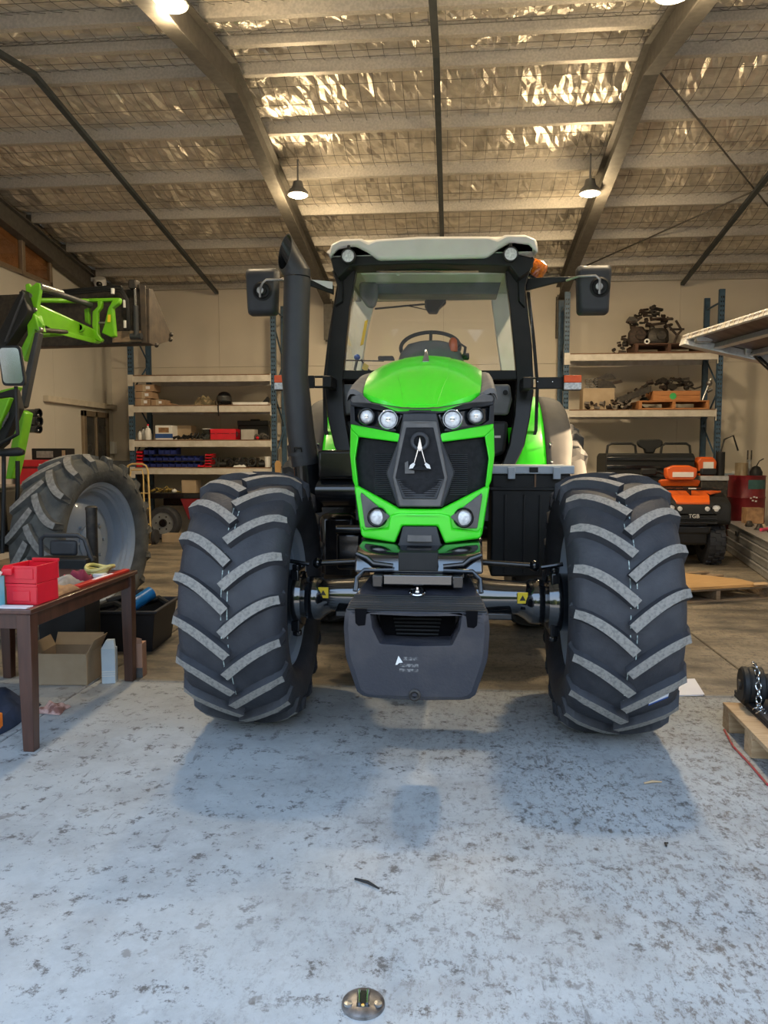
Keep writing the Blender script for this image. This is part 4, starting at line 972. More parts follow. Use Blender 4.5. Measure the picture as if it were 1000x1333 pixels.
# ================================================================ LOADER TRACTOR AT THE LEFT
LT = thing('loader_tractor', 'dusty green tractor with a raised front loader bucket at the left', 'tractor', (-4.3, 6.0, 0), world=True)
lw_ = make_wheel(LT, 'front_wheel', (-3.27, 6.55, .775), .775, .46, .525, 18, DRUB, DLUG, RIMG, rz=R_(-9), rot0=PI+.1, dish_side=-1, up=-1, lw=.06, lh=.045, sweep=.34)
vs = MB().cyl((.0, .12, .12), (.06, .12, .12), .022, n=10).ball((.065, .12, .12), .018, 8); vs.build('tyre_valve', STL, lw_)
MB().bb((-4.9, 4.9, .65), (-4.05, 7.4, 1.25)).build('chassis', BLK, LT, bevel=.04)
MB().cyl((-4.1, 6.6, .76), (-3.32, 6.55, .78), .10, n=16).build('axle_beam', BLK, LT)
c7 = lambda x, y: (x/4.167, 340+y/4.167)
def lp_(name, m, pts, Y, th, bevel=.01, parent=None):
    f = Y if callable(Y) else (lambda u: Y)
    P = []
    for x, y in pts:
        u, v = c7(x, y); P.append(at(u, v, f(u)))
    return MB().prism(P, (0, th, 0)).build(name, m, parent or LT, bevel=bevel)
fy = lambda u: lerp(7.0, 8.05, max(0, min(1, (u-45)/85)))
lp_('loader_forearm', LGREEN, ((200,228),(510,372),(528,428),(500,442),(330,400),(235,345),(205,300)), fy, .14)
lp_('forearm_rib', LGREEN, ((330,372),(500,418),(520,432),(500,442),(330,400)), lambda u: fy(u)-.03, .05)
q = at(*c7(432, 360), fy(104)-.03); MB().lathe([(.045, .03), (.045, -.005), (.032, -.008), (.032, .03)], q, (0,1,0), 20, loop=True).build('pivot_bush', LGREEN, LT)
MB().lathe([(.033, .01), (.001, .01), (.001, .03), (.033, .03)], q, (0,1,0), 20).build('pivot_pin', BLK, LT)
lp_('knuckle_plate', LGREEN, ((135,125),(155,118),(165,140),(195,115),(218,120),(220,150),(205,235),(200,300),(235,345),(215,378),(190,366),(165,270),(140,190)), 6.97, .05)
lp_('knuckle_plate', LGREEN, ((150,150),(200,130),(215,150),(200,250),(170,255)), 7.14, .05)
for x, y in ((160,185),(185,262),(210,368)):
    q = at(*c7(x, y), 6.955); MB().cyl(q, q+Vector((0, .05, 0)), .022, n=12).build('pin', STL, LT)
lp_('loader_upper_arm', LGREEN, ((140,262),(190,285),(215,378),(188,372),(130,545),(112,470),(148,400)), 6.95, .13)
lp_('arm_cover', BPL, ((118,150),(152,262),(140,300),(45,440),(20,470),(-60,470),(-20,400),(85,200)), 6.85, .16)
lp_('arm_cover_edge', DGR, ((125,160),(132,175),(30,440),(18,440)), 6.83, .03)
lp_('lift_cylinder', DGR, ((188,385),(212,385),(130,790),(108,800),(118,690),(150,540)), 6.90, .09)
lp_('loader_post', LGREEN, ((102,805),(138,822),(85,1090),(62,1182),(28,1182),(62,980)), 6.75, .14)
lp_('post_plate', LGREEN, ((0,700),(95,678),(62,735),(-40,760)), 6.5, .1)
lp_('hood_flank', LGREEN, ((-90,760),(55,738),(0,880),(-90,1020)), 6.3, .08)
lp_('hood_band', BPL, ((-90,740),(75,690),(100,800),(20,990),(-90,1080),(-90,1000),(0,880),(55,740)), 6.36, .1)
for q_ in range(4):       # worn, unreadable lettering on the black band reads as pale strokes
    a = c7(12+q_*9, 900-q_*16); b_ = c7(20+q_*9, 868-q_*16); A, B = at(a[0], a[1], 6.33), at(b_[0], b_[1], 6.33); MB().tube([A, B], .006, 5).build('worn_letter_stroke', MGR, LT)
# forward bracket with hooks
YB = 8.0
lp_('headstock_tube', LGREEN, ((475,200),(650,198),(652,216),(478,220)), YB, .06)
lp_('headstock_hook', LGREEN, ((525,215),(552,215),(548,250),(528,275),(530,395),(556,425),(545,440),(515,425),(498,350),(500,272),(528,245)), YB-.02, .06)
lp_('headstock_hook', LGREEN, ((612,205),(648,205),(642,228),(608,252),(622,405),(600,412),(550,388),(566,340),(585,255)), YB-.03, .08)
lp_('headstock_bar', STL, ((530,328),(585,328),(585,338),(530,338)), YB, .04, bevel=.003)
lp_('headstock_plate', LGREEN, ((455,260),(482,250),(485,345),(458,330)), YB+.1, .05)
lp_('bracket_label', YEL, ((585,290),(600,290),(598,330),(582,330)), YB-.04, .004, bevel=0)
MB().cyl(at(*c7(205, 212), 7.6), at(*c7(480, 216), 7.9), .025, n=12).build('cross_tube', LGREEN, LT)
MB().cyl(at(*c7(205, 405), 7.6), at(*c7(335, 395), 7.9), .022, n=12).build('cross_tube', LGREEN, LT)
MB().cyl(at(*c7(215, 142), 7.0), at(*c7(490, 238), 7.95), .03, n=14).build('link_rod', DGR, LT)
MB().cyl(at(*c7(215, 136), 6.98), at(*c7(330, 172), 7.38), .034, n=14).build('link_sleeve', STL, LT)
MB().cyl(at(*c7(220, 372), 7.05), at(*c7(360, 385), 7.5), .022, n=12).build('tilt_ram', DSTL, LT)
# bucket: profile swept along its long edge
b0 = at(192, 447, 8.35); hd = Vector((math.sin(R_(6)), math.cos(R_(6)), 0)); lx = Vector((-hd.y, hd.x, 0))
H = .60
prof = [(0,0),(.0,H*.5),(.02,H),(.06,H+.01),(.05,H*.5),(.04,.05),(.14,.03),(.50,.13),(.50,.10),(.12,-.01)]
P0 = [b0+hd*f+Vector((0,0,z)) for f, z in prof]
MB().loft([P0, [p+lx*2.3 for p in P0]]).build('bucket_shell', DSTL, LT, bevel=.005)
side = [(0,0),(.02,H),(.10,H+.01),(.52,.18),(.50,.10),(.12,-.01)]
BRN = mat('worn_bucket_brown', (.10,.075,.055), (.06,.048,.04), rough=.6, metal=.2, scale=9)
MB().prism([b0+hd*f+Vector((0,0,z)) for f, z in side], -lx*.025).build('bucket_side', BRN, LT, bevel=.004)
MB().prism([b0+lx*2.3+hd*f+Vector((0,0,z)) for f, z in side], lx*.02).build('bucket_side', DSTL, LT, bevel=.004)
for f, z in ((.51,.17),(.49,.11),(.15,.0)): MB().ball(b0+hd*f+Vector((0,0,z))-lx*.03, .028, 8).build('wear_knob', DSTL, LT)
MB().prism([b0+lx*d+Vector((0,-.03,0))+Vector((0,0,z)) for d, z in ((.0,.0),(.0,.62),(.07,.65),(.06,.0))], (0,.03,0)).build('bucket_web', BRN, LT, bevel=.004)
MB().prism([b0+lx*d+Vector((0,-.012,0))+Vector((0,0,z)) for d, z in ((.06,.02),(.06,.14),(.42,.14),(.42,.02))], (0,.012,0)).build('wear_plate', OLDW, LT)
MB().cyl(b0+lx*.10+Vector((0,-.07,.08)), b0+lx*.10+Vector((0,-.07,.40)), .028, n=14).build('bucket_ram', DGR, LT)
MB().cyl(b0+lx*.10+Vector((0,-.07,.40)), b0+lx*.10+Vector((0,-.07,.60)), .014, n=12).build('ram_rod', CHR, LT)
MB().cyl(b0+lx*.04+Vector((0,-.06,.07)), b0+lx*.17+Vector((0,-.06,.07)), .035, n=14).build('ram_foot', DGR, LT)
for k, dz in enumerate((0, .03, .06)):
    MB().tube([b0+lx*1.5+Vector((0,-.10,H-.07+dz)), b0+lx*.9+Vector((0,-.12,H-.06+dz*.8)), b0+lx*.45+Vector((0,-.1,H-.03+dz*.7)), b0+lx*.26+Vector((0,-.1,H-.05+dz)), b0+lx*(.19-k*.01)+Vector((0,-.1,H-.15)), b0+lx*(.2-k*.01)+Vector((0,-.07,.15))], .013, 6).build('hydraulic_hose', BPL, LT)
for d, z in ((.22,.42),(.22,.20)): MB().cyl(b0+lx*d+Vector((0,-.10,z-.04)), b0+lx*d+Vector((0,-.10,z+.04)), .016, n=8).build('hose_clip', WHT, LT)
MB().bb(b0+lx*.12+Vector((-.05,-.1,H-.02)), b0+lx*.12+Vector((.04,.02,H+.08))).build('valve_block', DSTL, LT, bevel=.015)
MB().cyl(at(*c7(612, 148), 8.15), at(*c7(612, 178), 8.15), .02, n=8).build('hose_guide', WHT, LT)
# rear-view mirror of the loader tractor, stalk, lamps and grab bar
mm = MB(); Ym = 5.4; pts = []
a, b_ = at(-1, 450, Ym), at(30.5, 502, Ym); cxm, czm, w, h = (a.x+b_.x)/2, (a.z+b_.z)/2, abs(b_.x-a.x)/2, abs(a.z-b_.z)/2
def rr2(k, y):
    o = []
    for cxs, czs, a0 in ((1,-1,-PI/2),(1,1,0),(-1,1,PI/2),(-1,-1,PI)):
        for q in range(5):
            an = a0+PI/2*q/4; o.append((cxm+cxs*(w*k-.03)+.03*math.cos(an)+(czm-.0)*.0+(.012 if czs < 0 else -.012), y, czm+czs*(h*k-.03)+.03*math.sin(an)))
    return o
mi_ = MB().loft([rr2(1, Ym), rr2(1, Ym+.02), rr2(.7, Ym+.07)]).build('mirror', BPL, LT, smooth=50)
MB().loft([rr2(.88, Ym-.006), rr2(.88, Ym)]).build('mirror_glass', CHR, mi_, smooth=0)
MB().tube([(cxm, Ym+.05, czm-h), (cxm+.0, Ym+.05, czm-h-.35), (cxm-.35, Ym+.15, czm-h-.5)], .014, 8).build('mirror_stalk', BPL, LT)
for z_, r in ((548,.06),(558,.05),(538,.05)):
    q = at(46, z_, 7.6); MB().lathe([(.001,-.18),(r*.8,-.17),(r*.9,.0),(r,.02),(r,.05),(r*.75,.055),(r*.7,.02),(.001,.0)], q, (1,-.25,0), 18).build('front_lamp', BLK, LT)
MB().bb(at(30, 545, 7.62), at(52, 552, 7.66)).build('lamp_bracket', BLK, LT)
MB().tube([at(-20, 589, 5.6), at(10, 589, 5.6), at(24, 588, 5.6), at(31, 589, 5.6)], [.03,.032,.036,.02], 10).build('grab_bar', BPL, LT)
MB().tube([at(5, 590, 5.7), at(5, 640, 5.7), at(3, 720, 5.7)], .016, 8).build('grab_post', BPL, LT)
MB().tube([at(23, 600, 6.7), at(23, 640, 6.7), at(21, 700, 6.7)], .02, 8).build('brake_hose', BPL, LT)
# ================================================================ WORK TABLE AND WHAT LIES ON AND UNDER IT
tz = .76
TB = thing('work_table', 'dark stained wooden table on square legs at the left edge', 'table', (-2.66, 4.38, 0), world=True)
tx0, tx1, ty0, ty1 = -3.13, -2.155, 3.71, 5.06
MB().bb((tx0, ty0, tz-.028), (tx1, ty1, tz)).build('tabletop', WOODT, TB, bevel=.006)
for x in (tx0+.05, tx1-.05):
    for y in (ty0+.05, ty1-.05):
        s_ = 1 if x > -2.6 else -1
        MB().loft([[(x+dx*k+s_*.0, y+dy*k, z) for dx, dy in ((-1,-1),(1,-1),(1,1),(-1,1))] for z, k in ((0,.030),(.35,.035),(tz-.028,.038))]).build('leg', WOOD, TB, bevel=.004)
for a, b_ in (((tx0+.06, ty0+.03, tz-.11), (tx1-.06, ty0+.05, tz-.028)), ((tx0+.06, ty1-.05, tz-.11), (tx1-.06, ty1-.03, tz-.028)), ((tx1-.05, ty0+.07, tz-.11), (tx1-.03, ty1-.07, tz-.028)), ((tx0+.03, ty0+.07, tz-.11), (tx0+.05, ty1-.07, tz-.028))):
    MB().bb(a, b_).build('apron', WOOD, TB, bevel=.003)
def parts_bin(name, label, c, w, d, h, m, group=None):
    t = thing(name, label, 'bin', c, group=group)
    mb = MB(); th = .006
    mb.bb((-w/2, -d/2, 0), (w/2, d/2, th)); mb.bb((-w/2, d/2-th, 0), (w/2, d/2, h)); mb.bb((-w/2, -d/2, 0), (w/2, -d/2+th, h*.62))
    for s_ in (-1, 1): mb.prism([(s_*w/2, -d/2, 0), (s_*w/2, d/2, 0), (s_*w/2, d/2, h), (s_*w/2, -d/2+d*.28, h), (s_*w/2, -d/2, h*.62)], (-s_*th, 0, 0))
    mb.build('bin_body', m, t, bevel=.002)
    mb = MB(); mb.bb((-w/2-.006, -d/2+d*.28, h-.012), (-w/2+.006, d/2+.006, h)); mb.bb((w/2-.006, -d/2+d*.28, h-.012), (w/2+.006, d/2+.006, h)); mb.bb((-w/2-.006, d/2-.006, h-.012), (w/2+.006, d/2+.008, h)); mb.build('rim', m, t, bevel=.002)
    MB().bb((-w*.3, -d/2-.006, h*.12), (w*.3, -d/2+.002, h*.5)).build('label_pocket', m, t, bevel=.002)
    return t
c1 = fl(31, 781, tz)
def open_box(mb, w, d, h, th=.006, z=0.0):
    mb.bb((-w/2, -d/2, z), (w/2, d/2, z+th)); mb.bb((-w/2, -d/2, z), (w/2, -d/2+th, z+h)); mb.bb((-w/2, d/2-th, z), (w/2, d/2, z+h)); mb.bb((-w/2, -d/2+th, z), (-w/2+th, d/2-th, z+h)); mb.bb((w/2-th, -d/2+th, z), (w/2, d/2-th, z+h)); return mb
t = thing('storage_bin', 'bright red plastic storage bin, the lower of two stacked on the table', 'bin', (-2.262, 3.925, tz), R_(-4), group='red bins on the table')
open_box(MB(), .175, .2, .112).build('bin_body', RED, t, bevel=.003); MB().bb((-.09, -.102, .095), (.09, -.094, .112)).build('rim', RED, t, bevel=.002); MB().bb((-.05, -.105, .02), (.05, -.098, .075)).build('label_pocket', RED, t, bevel=.002)
t = thing('storage_bin', 'bright red plastic storage bin with a lip, stacked on top of the other', 'bin', (-2.264, 3.93, tz+.113), R_(-4), group='red bins on the table')
mb = open_box(MB(), .182, .21, .095); mb.build('bin_body', RED, t, bevel=.003); MB().prism([(-.097, -.10, .06), (-.097, -.125, .045), (-.097, -.125, .078), (-.097, -.10, .098)], (.06, 0, 0)).build('pouring_lip', RED, t, bevel=.004); MB().bb((-.03, -.11, .025), (.075, -.103, .08)).build('label_pocket', RED, t, bevel=.002)
MB().bb((-.06, .088, .093), (.095, .108, .11)).build('rim', RED, t, bevel=.002)
CYAN = mat('cyan_carton', (.12,.55,.68), (.3,.68,.75), rough=.5, scale=5)
t = thing('small_carton', 'pale cyan and white carton at the left edge of the table', 'carton', (-2.42, 3.78, tz))
MB().bb((-.06, -.045, 0), (.06, .045, .155)).build('body', CYAN, t, bevel=.003); MB().prism([(-.06, -.047, .155), (.06, -.047, .155), (.06, .0, .178), (-.06, .0, .178)], (0, .05, 0)).build('lid_flap', WHT, t, bevel=.002)
def cloth(name, label, cat, c, w, d, h, m, seed, rz=0, group=None):
    r = random.Random(seed); n = 14; P = []
    ph = [r.random()*6 for _ in range(5)]
    for i in range(n+1):
        row = []
        for j in range(n+1):
            a, b_ = -1+2*i/n, -1+2*j/n
            e = max(0, 1-max(abs(a)**3.5, abs(b_)**3.5))
            z = h*e**.5*(.62+.22*math.sin(a*3.3+ph[0])*math.cos(b_*2.7+ph[1])+.16*math.sin(a*6+b_*5+ph[2]))
            k = 1+.10*math.sin(3*math.atan2(b_, a)+ph[3])
            row.append((a*w/2*k, b_*d/2*k, max(.003, z)))
        P.append(row)
    o = MB().grid(P, (0, 0, -.003)).build(name, m, smooth=60, origin=(0,0,0)); o.location = c; o.rotation_euler = (0,0,rz)
    return tag(o, label, cat, group)
GRYC = mat('grey_cloth', (.20,.19,.19), (.32,.31,.30), rough=.95, scale=9, bump=.3)
LEA = mat('brown_leather', (.22,.12,.06), (.38,.22,.11), rough=.7, scale=12, bump=.3)
MAR = mat('maroon_cloth', (.22,.02,.06), (.14,.01,.035), rough=.9, scale=10)
YGR = mat('yellow_green_webbing', (.42,.38,.10), (.6,.55,.25), rough=.8, scale=16)
cloth('cloth_bundle', 'crumpled grey cloth lying behind the brown leather gloves on the table', 'cloth', (-2.40, 4.34, tz+.003), .25, .42, .075, GRYC, 3)
cloth('leather_gloves', 'folded brown leather work gloves beside the red bins on the table', 'gloves', (-2.27, 4.11, tz+.003), .17, .36, .06, LEA, 8)
cloth('knit_glove', 'maroon knitted glove lying on the grey cloth on the table', 'glove', (-2.345, 4.58, tz+.004), .13, .17, .085, MAR, 12)
t = thing('tie_strap', 'yellow green ratchet strap coiled near the table\'s far corner', 'strap', (-2.32, 4.80, tz))
for k in range(3): MB().tube([(math.cos(a)*(.06+.012*k)+.01*k, math.sin(a)*(.075+.01*k), .02+.018*k+.012*math.sin(2*a+k)) for a in [2*PI*i/20 for i in range(20)]], .012, 6, closed=True).build('coil', YGR, t)
MB().bb((.02, -.11, .0), (.09, -.04, .028)).build('buckle', WHT, t, bevel=.006)
t = thing('spirit_level', 'slim red level with a white label lying along the table edge', 'level', (-2.215, 4.66, tz), R_(-2))
MB().bb((-.022, -.33, 0), (.022, .33, .018)).build('body', mat('level_red', (.55,.03,.02), rough=.4), t, bevel=.003); MB().bb((-.012, -.12, .017), (.012, .12, .0195)).build('label', PAP, t)
o = MB().bb((-2.36, 3.73, tz), (-2.19, 3.80, tz+.004)).build('paper_strip', PAP); tag(o, 'white paper strip under the red bins at the table\'s near edge', 'paper')
# behind the table
BT = mat('black_tub_plastic', (.012,.014,.02), (.018,.02,.027), rough=.55, scale=6)
t = thing('plastic_tub', 'tall dark blue-black plastic tub standing behind the table', 'tub', (at(90, 800, 5.42).x, 5.42, 0))
MB().loft([[(dx*k, dy*k*.62, z) for dx, dy in ((-1,-1),(1,-1),(1,1),(-1,1))] for z, k in ((0,.17),(.66,.19),(.67,.205),(.70,.205),(.70,.19),(.05,.16))]).build('body', BT, t, bevel=.015)
for s_ in (-1, 1): MB().tube([(s_*.19, -.06, .6), (s_*.22, -.06, .6), (s_*.22, .06, .6), (s_*.19, .06, .6)], .010, 6).build('handle', BT, t)
q = at(80, 735, 5.35)
t = thing('tool_case', 'black plastic tool case with a broad grip behind the table', 'case', (q.x, 5.42, .703))
mb = MB(); mb.bb((-.20, -.09, 0), (.20, .09, .09)); mb.build('body', BPL, t, bevel=.015)
MB().tube([(-.19, 0, .06), (-.19, 0, .22), (-.16, 0, .25), (.10, 0, .25), (.15, 0, .22), (.20, 0, .06)], .018, 8).build('grip', DGR, t)
MB().bb((-.12, -.02, .10), (.09, .02, .215)).build('grip_panel', DGR, t, bevel=.02); 
PX = at(120, 700, 5.6).x
o = MB().cyl((PX, 5.6, 0), (PX, 5.6, 1.15), .042, n=20).lathe([(.045, 0), (.045, .02), (.03, .03)], (PX, 5.6, 1.13), (0,0,1), 20)
o = o.build('steel_pipe', DSTL); tag(o, 'upright dark steel pipe standing in front of the grey wheel rim', 'pipe')
# cardboard box with open flaps
t = thing('cardboard_box', 'open brown cardboard box on the floor under the table', 'box', (-2.62, 4.99, 0), R_(4))
open_box(MB(), .33, .27, .215, .005).build('box_body', CARD, t); 
MB().prism([(.165, -.135, .215), (.165, .135, .215), (.205, .135, .30), (.205, -.10, .30)], (.004, 0, 0)).build('flap', CARD, t)
MB().prism([(-.165, -.135, .215), (-.165, .135, .215), (-.20, .135, .285), (-.20, -.10, .285)], (.004, 0, 0)).build('flap', CARD, t)
MB().prism([(-.165, .135, .215), (.165, .135, .215), (.165, .18, .29), (-.165, .18, .29)], (0, .004, 0)).build('flap', CARD, t)
PBL = mat('pale_blue_carton', (.50,.60,.68), (.62,.70,.76), rough=.6, scale=6)
t = thing('upright_carton', 'pale blue upright carton beside the far table leg', 'carton', (-2.328, 4.96, 0), R_(12))
MB().bb((-.045, -.04, 0), (.045, .04, .24)).build('body', PBL, t, bevel=.003); MB().prism([(-.045, -.04, .24), (.045, -.04, .24), (.03, -.0, .29), (-.02, 0, .29)], (0, .04, 0)).build('top_flap', PBL, t)
for z in (.05, .065, .08): MB().bb((-.044, -.043, z), (.044, -.0405, z+.006)).build('printed_band', WHT, t)
t = thing('upright_carton', 'salmon brown upright carton behind the far table leg', 'carton', (-2.205, 5.12, 0), R_(5))
SAL = mat('salmon_carton', (.52,.30,.21), (.45,.25,.17), rough=.75, scale=6)
MB().bb((-.055, -.05, 0), (.055, .05, .24)).build('body', SAL, t, bevel=.003); MB().prism([(-.055, -.05, .24), (.055, -.05, .24), (.06, -.07, .28), (-.04, -.06, .30)], (0, .004, 0)).build('top_flap', SAL, t); MB().bb((-.056, -.053, 0), (.056, -.0505, .07)).build('grey_base', MGR, t)
# black crate with odds and ends
CX, CYy = -2.60, 6.0
t = thing('plastic_crate', 'black open plastic crate on the floor by the left front wheel', 'crate', (CX, CYy, 0), R_(4))
mb = MB(); w, d = .27, .30
mb.loft([[(dx*a, dy*b_, z) for dx, dy in ((-1,-1),(1,-1),(1,1),(-1,1))] for z, a, b_ in ((.0,w-.04,d-.04),(.31,w,d),(.31,w+.02,d+.02),(.335,w+.02,d+.02),(.335,w-.008,d-.008),(.02,w-.05,d-.05))]); mb.build('body', BT, t, bevel=.006)
o = MB().cyl((CX+.02, CYy-.10, .33), (CX+.12, CYy+.08, .41), .055, n=20).build('paint_can', mat('can_blue', (.01,.16,.42), (.015,.2,.5), rough=.35)); tag(o, 'blue cylindrical can lying on the junk in the crate', 'can')
o = MB().cyl((CX+.02, CYy-.17, .325), (CX-.04, CYy-.27, .29), .045, .03, n=16).build('pump_fitting', BPL); tag(o, 'black pump fitting in the crate below the blue can', 'fitting')
for k, (dx, dy, L, z) in enumerate(((-.12,-.1,.3,.31),(-.15,.12,.26,.32),(.14,.16,.22,.31),(-.02,.2,.2,.36))):
    o = MB().tube([(CX+dx-L/2, CYy+dy, z), (CX+dx, CYy+dy+.04, z+.03), (CX+dx+L/2, CYy+dy-.05, z)], .028, 8).build('rubber_hose', BPL); tag(o, 'short black rubber hose heaped in the black crate', 'hose', 'hoses in the crate')
NAVY = mat('navy_cloth', (.012,.022,.045), (.02,.03,.06), rough=.95, scale=6, bump=.2)
j = cloth('work_jacket', 'navy work jacket with an orange band heaped under the table', 'jacket', (-2.78, 4.20, .003), .54, .54, .15, NAVY, 21)
HV = mat('hi_vis_orange', (.85,.22,.02), (.75,.17,.015), rough=.8, scale=8)
j['_w'] = 0
for nm, m_, xa, xb in (('orange_band', HV, -.26, .27), ('reflective_strip', WHT, .19, .225)):
    o = MB().loft([[(x, -.262-.02*math.sin(x*9), .006+.01), (x, -.262-.02*math.sin(x*9), .075+.03*math.sin(x*7+.5)), (x, -.20, .085+.03*math.sin(x*7+.5)), (x, -.20, .005)] for x in [lerp(xa, xb, i/10) for i in range(11)]]).build(nm, m_, j, smooth=50)
    if nm == 'reflective_strip': o.location = (0, -.006, .004)
cloth('checked_rag', 'small pink checked rag on the floor beside the near table leg', 'rag', (-2.41, 4.36, .003), .15, .14, .06, mat('checked_rag', (.55,.36,.32), (.22,.10,.08), rough=.95, scale=22, lo=.42, hi=.58), 31)
# ================================================================ PALLET RACKS
def rack(name, label, x0, x1, yf, yr, H, beams, flat=()):
    t = thing(name, label, 'rack', ((x0+x1)/2, (yf+yr)/2, 0), world=True)
    for x in (x0, x1):
        for y in (yf, yr):
            mb = MB(); w = .045
            mb.bb((x-w, y, 0), (x+w, y+.006, H)); mb.bb((x-w, y, 0), (x-w+.006, y+.07, H)); mb.bb((x+w-.006, y, 0), (x+w, y+.07, H)); mb.bb((x-w-.02, y-.02, 0), (x+w+.02, y+.09, .008))
            up = mb.build('upright', RBLU, t, smooth=0)
            if y == yf:
                hm = MB()
                z = .3
                while z < H-.1:
                    for dx in (-.018, .018): hm.bb((x+dx-.008, y-.002, z), (x+dx+.008, y+.001, z+.03))
                    z += .075
                o = hm.build('punched_slots', BLK, up, smooth=0); o['kind'] = 'stuff'
        z = .25; k = 0
        while z < H-.5:
            a, b_ = (yf+.05, yr+.03) if k % 2 == 0 else (yr+.03, yf+.05)
            MB().cyl((x, a, z), (x, b_, z+.58), .016, n=6).build('brace', RBLU, t); z += .6; k += 1
        MB().cyl((x, yf+.05, H-.2), (x, yr+.03, H-.2), .016, n=6).build('brace', RBLU, t)
    for z in beams:
        for y in (yf-.01, yr+.03):
            MB().bb((x0+.045, y, z-.055), (x1-.045, y+.05, z+.055)).build('beam', RCRM, t, bevel=.006)
        for x, s_ in ((x0, 1), (x1, -1)):
            MB().bb((x-.04, yf-.022, z-.12), (x+.055*s_, yf-.008, z+.08)).build('beam_clip', RCRM, t, smooth=0)
        n = 6
        for k in range(n):
            a = lerp(x0+.05, x1-.05, k/n)+.004; b_ = lerp(x0+.05, x1-.05, (k+1)/n)-.004
            MB().bb((a, yf-.004, z+.056), (b_, yr+.07, z+.074)).build('deck_board', DECK, t, smooth=0)
    return t
rack('pallet_rack', 'blue and cream pallet rack with four shelves against the back wall, left', -5.76, -3.16, 13.4, 14.22, 4.27, (2.875, 2.34, 1.725, 1.235))
rack('pallet_rack', 'blue and cream pallet rack with two scrap-laden shelves, right of the cab', 1.90, 4.42, 13.4, 14.15, 4.27, (3.17, 2.225))
LZ = {532: 2.34+.075, 573: 1.725+.075, 613: 1.235+.075}
RZ = {465: 3.17+.075, 537: 2.225+.075}
def pb(u0, u1, v0, Y, zb):
    a, b_ = at(u0, v0, Y), at(u1, v0, Y); return (a.x+b_.x)/2, abs(b_.x-a.x), max(.02, a.z-zb)
c8 = lambda x, y: (150+x/4.348, 460+y/4.348)
def rbox(name, label, cat, x0, x1, y0, Y, zb, d, m, group=None, extras=None, h=None):
    u0, v0 = c8(x0, y0); u1, _ = c8(x1, y0); cx, w, hh = pb(u0, u1, v0, Y, zb); h = h or hh
    t = thing(name, label, cat, (cx, Y+d/2, zb), group=group)
    MB().bb((-w/2, -d/2, 0), (w/2, d/2, h)).build('body', m, t, bevel=.004)
    if extras: extras(t, w, d, h)
    return t
def tape(t, w, d, h):
    MB().bb((-.03, -d/2-.002, 0), (.03, d/2+.002, h+.002)).build('tape', mat('parcel_tape', (.5,.4,.28), rough=.4), t)
    MB().bb((w*.08, -d/2-.004, h*.3), (w*.30, -d/2-.001, h*.75)).build('round_label', PAP, t, bevel=.001)
z = LZ[532]; hh = .135
CRD2 = mat('shelf_carton', (.40,.27,.17), (.34,.22,.135), rough=.85, scale=5)
for k, (nm) in enumerate(('bottom', 'middle', 'top')):
    rbox('carton', f'small brown carton with a round label, {nm} of the three stacked on the rack', 'box', 112, 198+k*11, 265, 13.46, z+k*.126, .32, CRD2, 'cartons on the helmet shelf', tape, h=.12)
rbox('carton', 'small brown carton standing right of the three stacked cartons', 'box', 202, 278, 262, 13.46, z, .3, CRD2, 'cartons on the helmet shelf', tape)
rbox('carton', 'low brown carton pushed back beside the labelled cartons', 'box', 284, 318, 282, 13.6, z, .3, CRD2, 'cartons on the helmet shelf')
q = at(*c8(500, 290), 13.6); cloth('camouflage_bag', 'beige camouflage cap and net bundle left of the black helmet', 'bundle', (q.x, 13.65, z), .33, .3, .22, mat('camouflage', (.32,.25,.15), (.12,.10,.06), rough=.95, scale=16, lo=.45, hi=.55), 5)
q = at(*c8(617, 300), 13.6)
t = thing('helmet', 'black motorcycle helmet with its strap hanging over the shelf edge', 'helmet', (q.x, 13.62, z))
MB().loft([[(r*math.cos(a), r*1.15*math.sin(a), zz) for a in [2*PI*i/24 for i in range(24)]] for r, zz in ((.10,.0),(.125,.03),(.135,.10),(.125,.17),(.095,.215),(.05,.24),(.01,.245))]).build('shell', BLK, t, smooth=60)
MB().loft([[(r*math.sin(a), -r*1.17*math.cos(a), zz) for a in [R_(-60)+R_(120)*i/12 for i in range(13)]] for r, zz in ((.134,.08),(.138,.12),(.132,.165))], closed=False, cap=False).build('visor', DARKG, t, smooth=60)
MB().tube([(-.03, -.16, .03), (-.035, -.25, .02), (-.035, -.262, -.05), (-.03, -.262, -.20)], .012, 6).build('strap', BPL, t)
o = MB().bb((at(*c8(670, 300), 13.5).x, 13.45, z), (at(*c8(868, 300), 13.5).x, 13.62, z+.045)).build('white_board', WHT, bevel=.003); tag(o, 'long pale flat board lying on the helmet shelf', 'board')
q = at(*c8(848, 290), 13.7); o = MB().prism([(q.x-.09, 13.66, z), (q.x+.06, 13.66, z), (q.x+.08, 13.66, z+.13), (q.x+.05, 13.66, z+.16), (q.x-.08, 13.66, z+.02)], (0, .1, 0)).build('black_bracket', BPL, bevel=.01); tag(o, 'slanted black bracket at the right end of the helmet shelf', 'bracket')
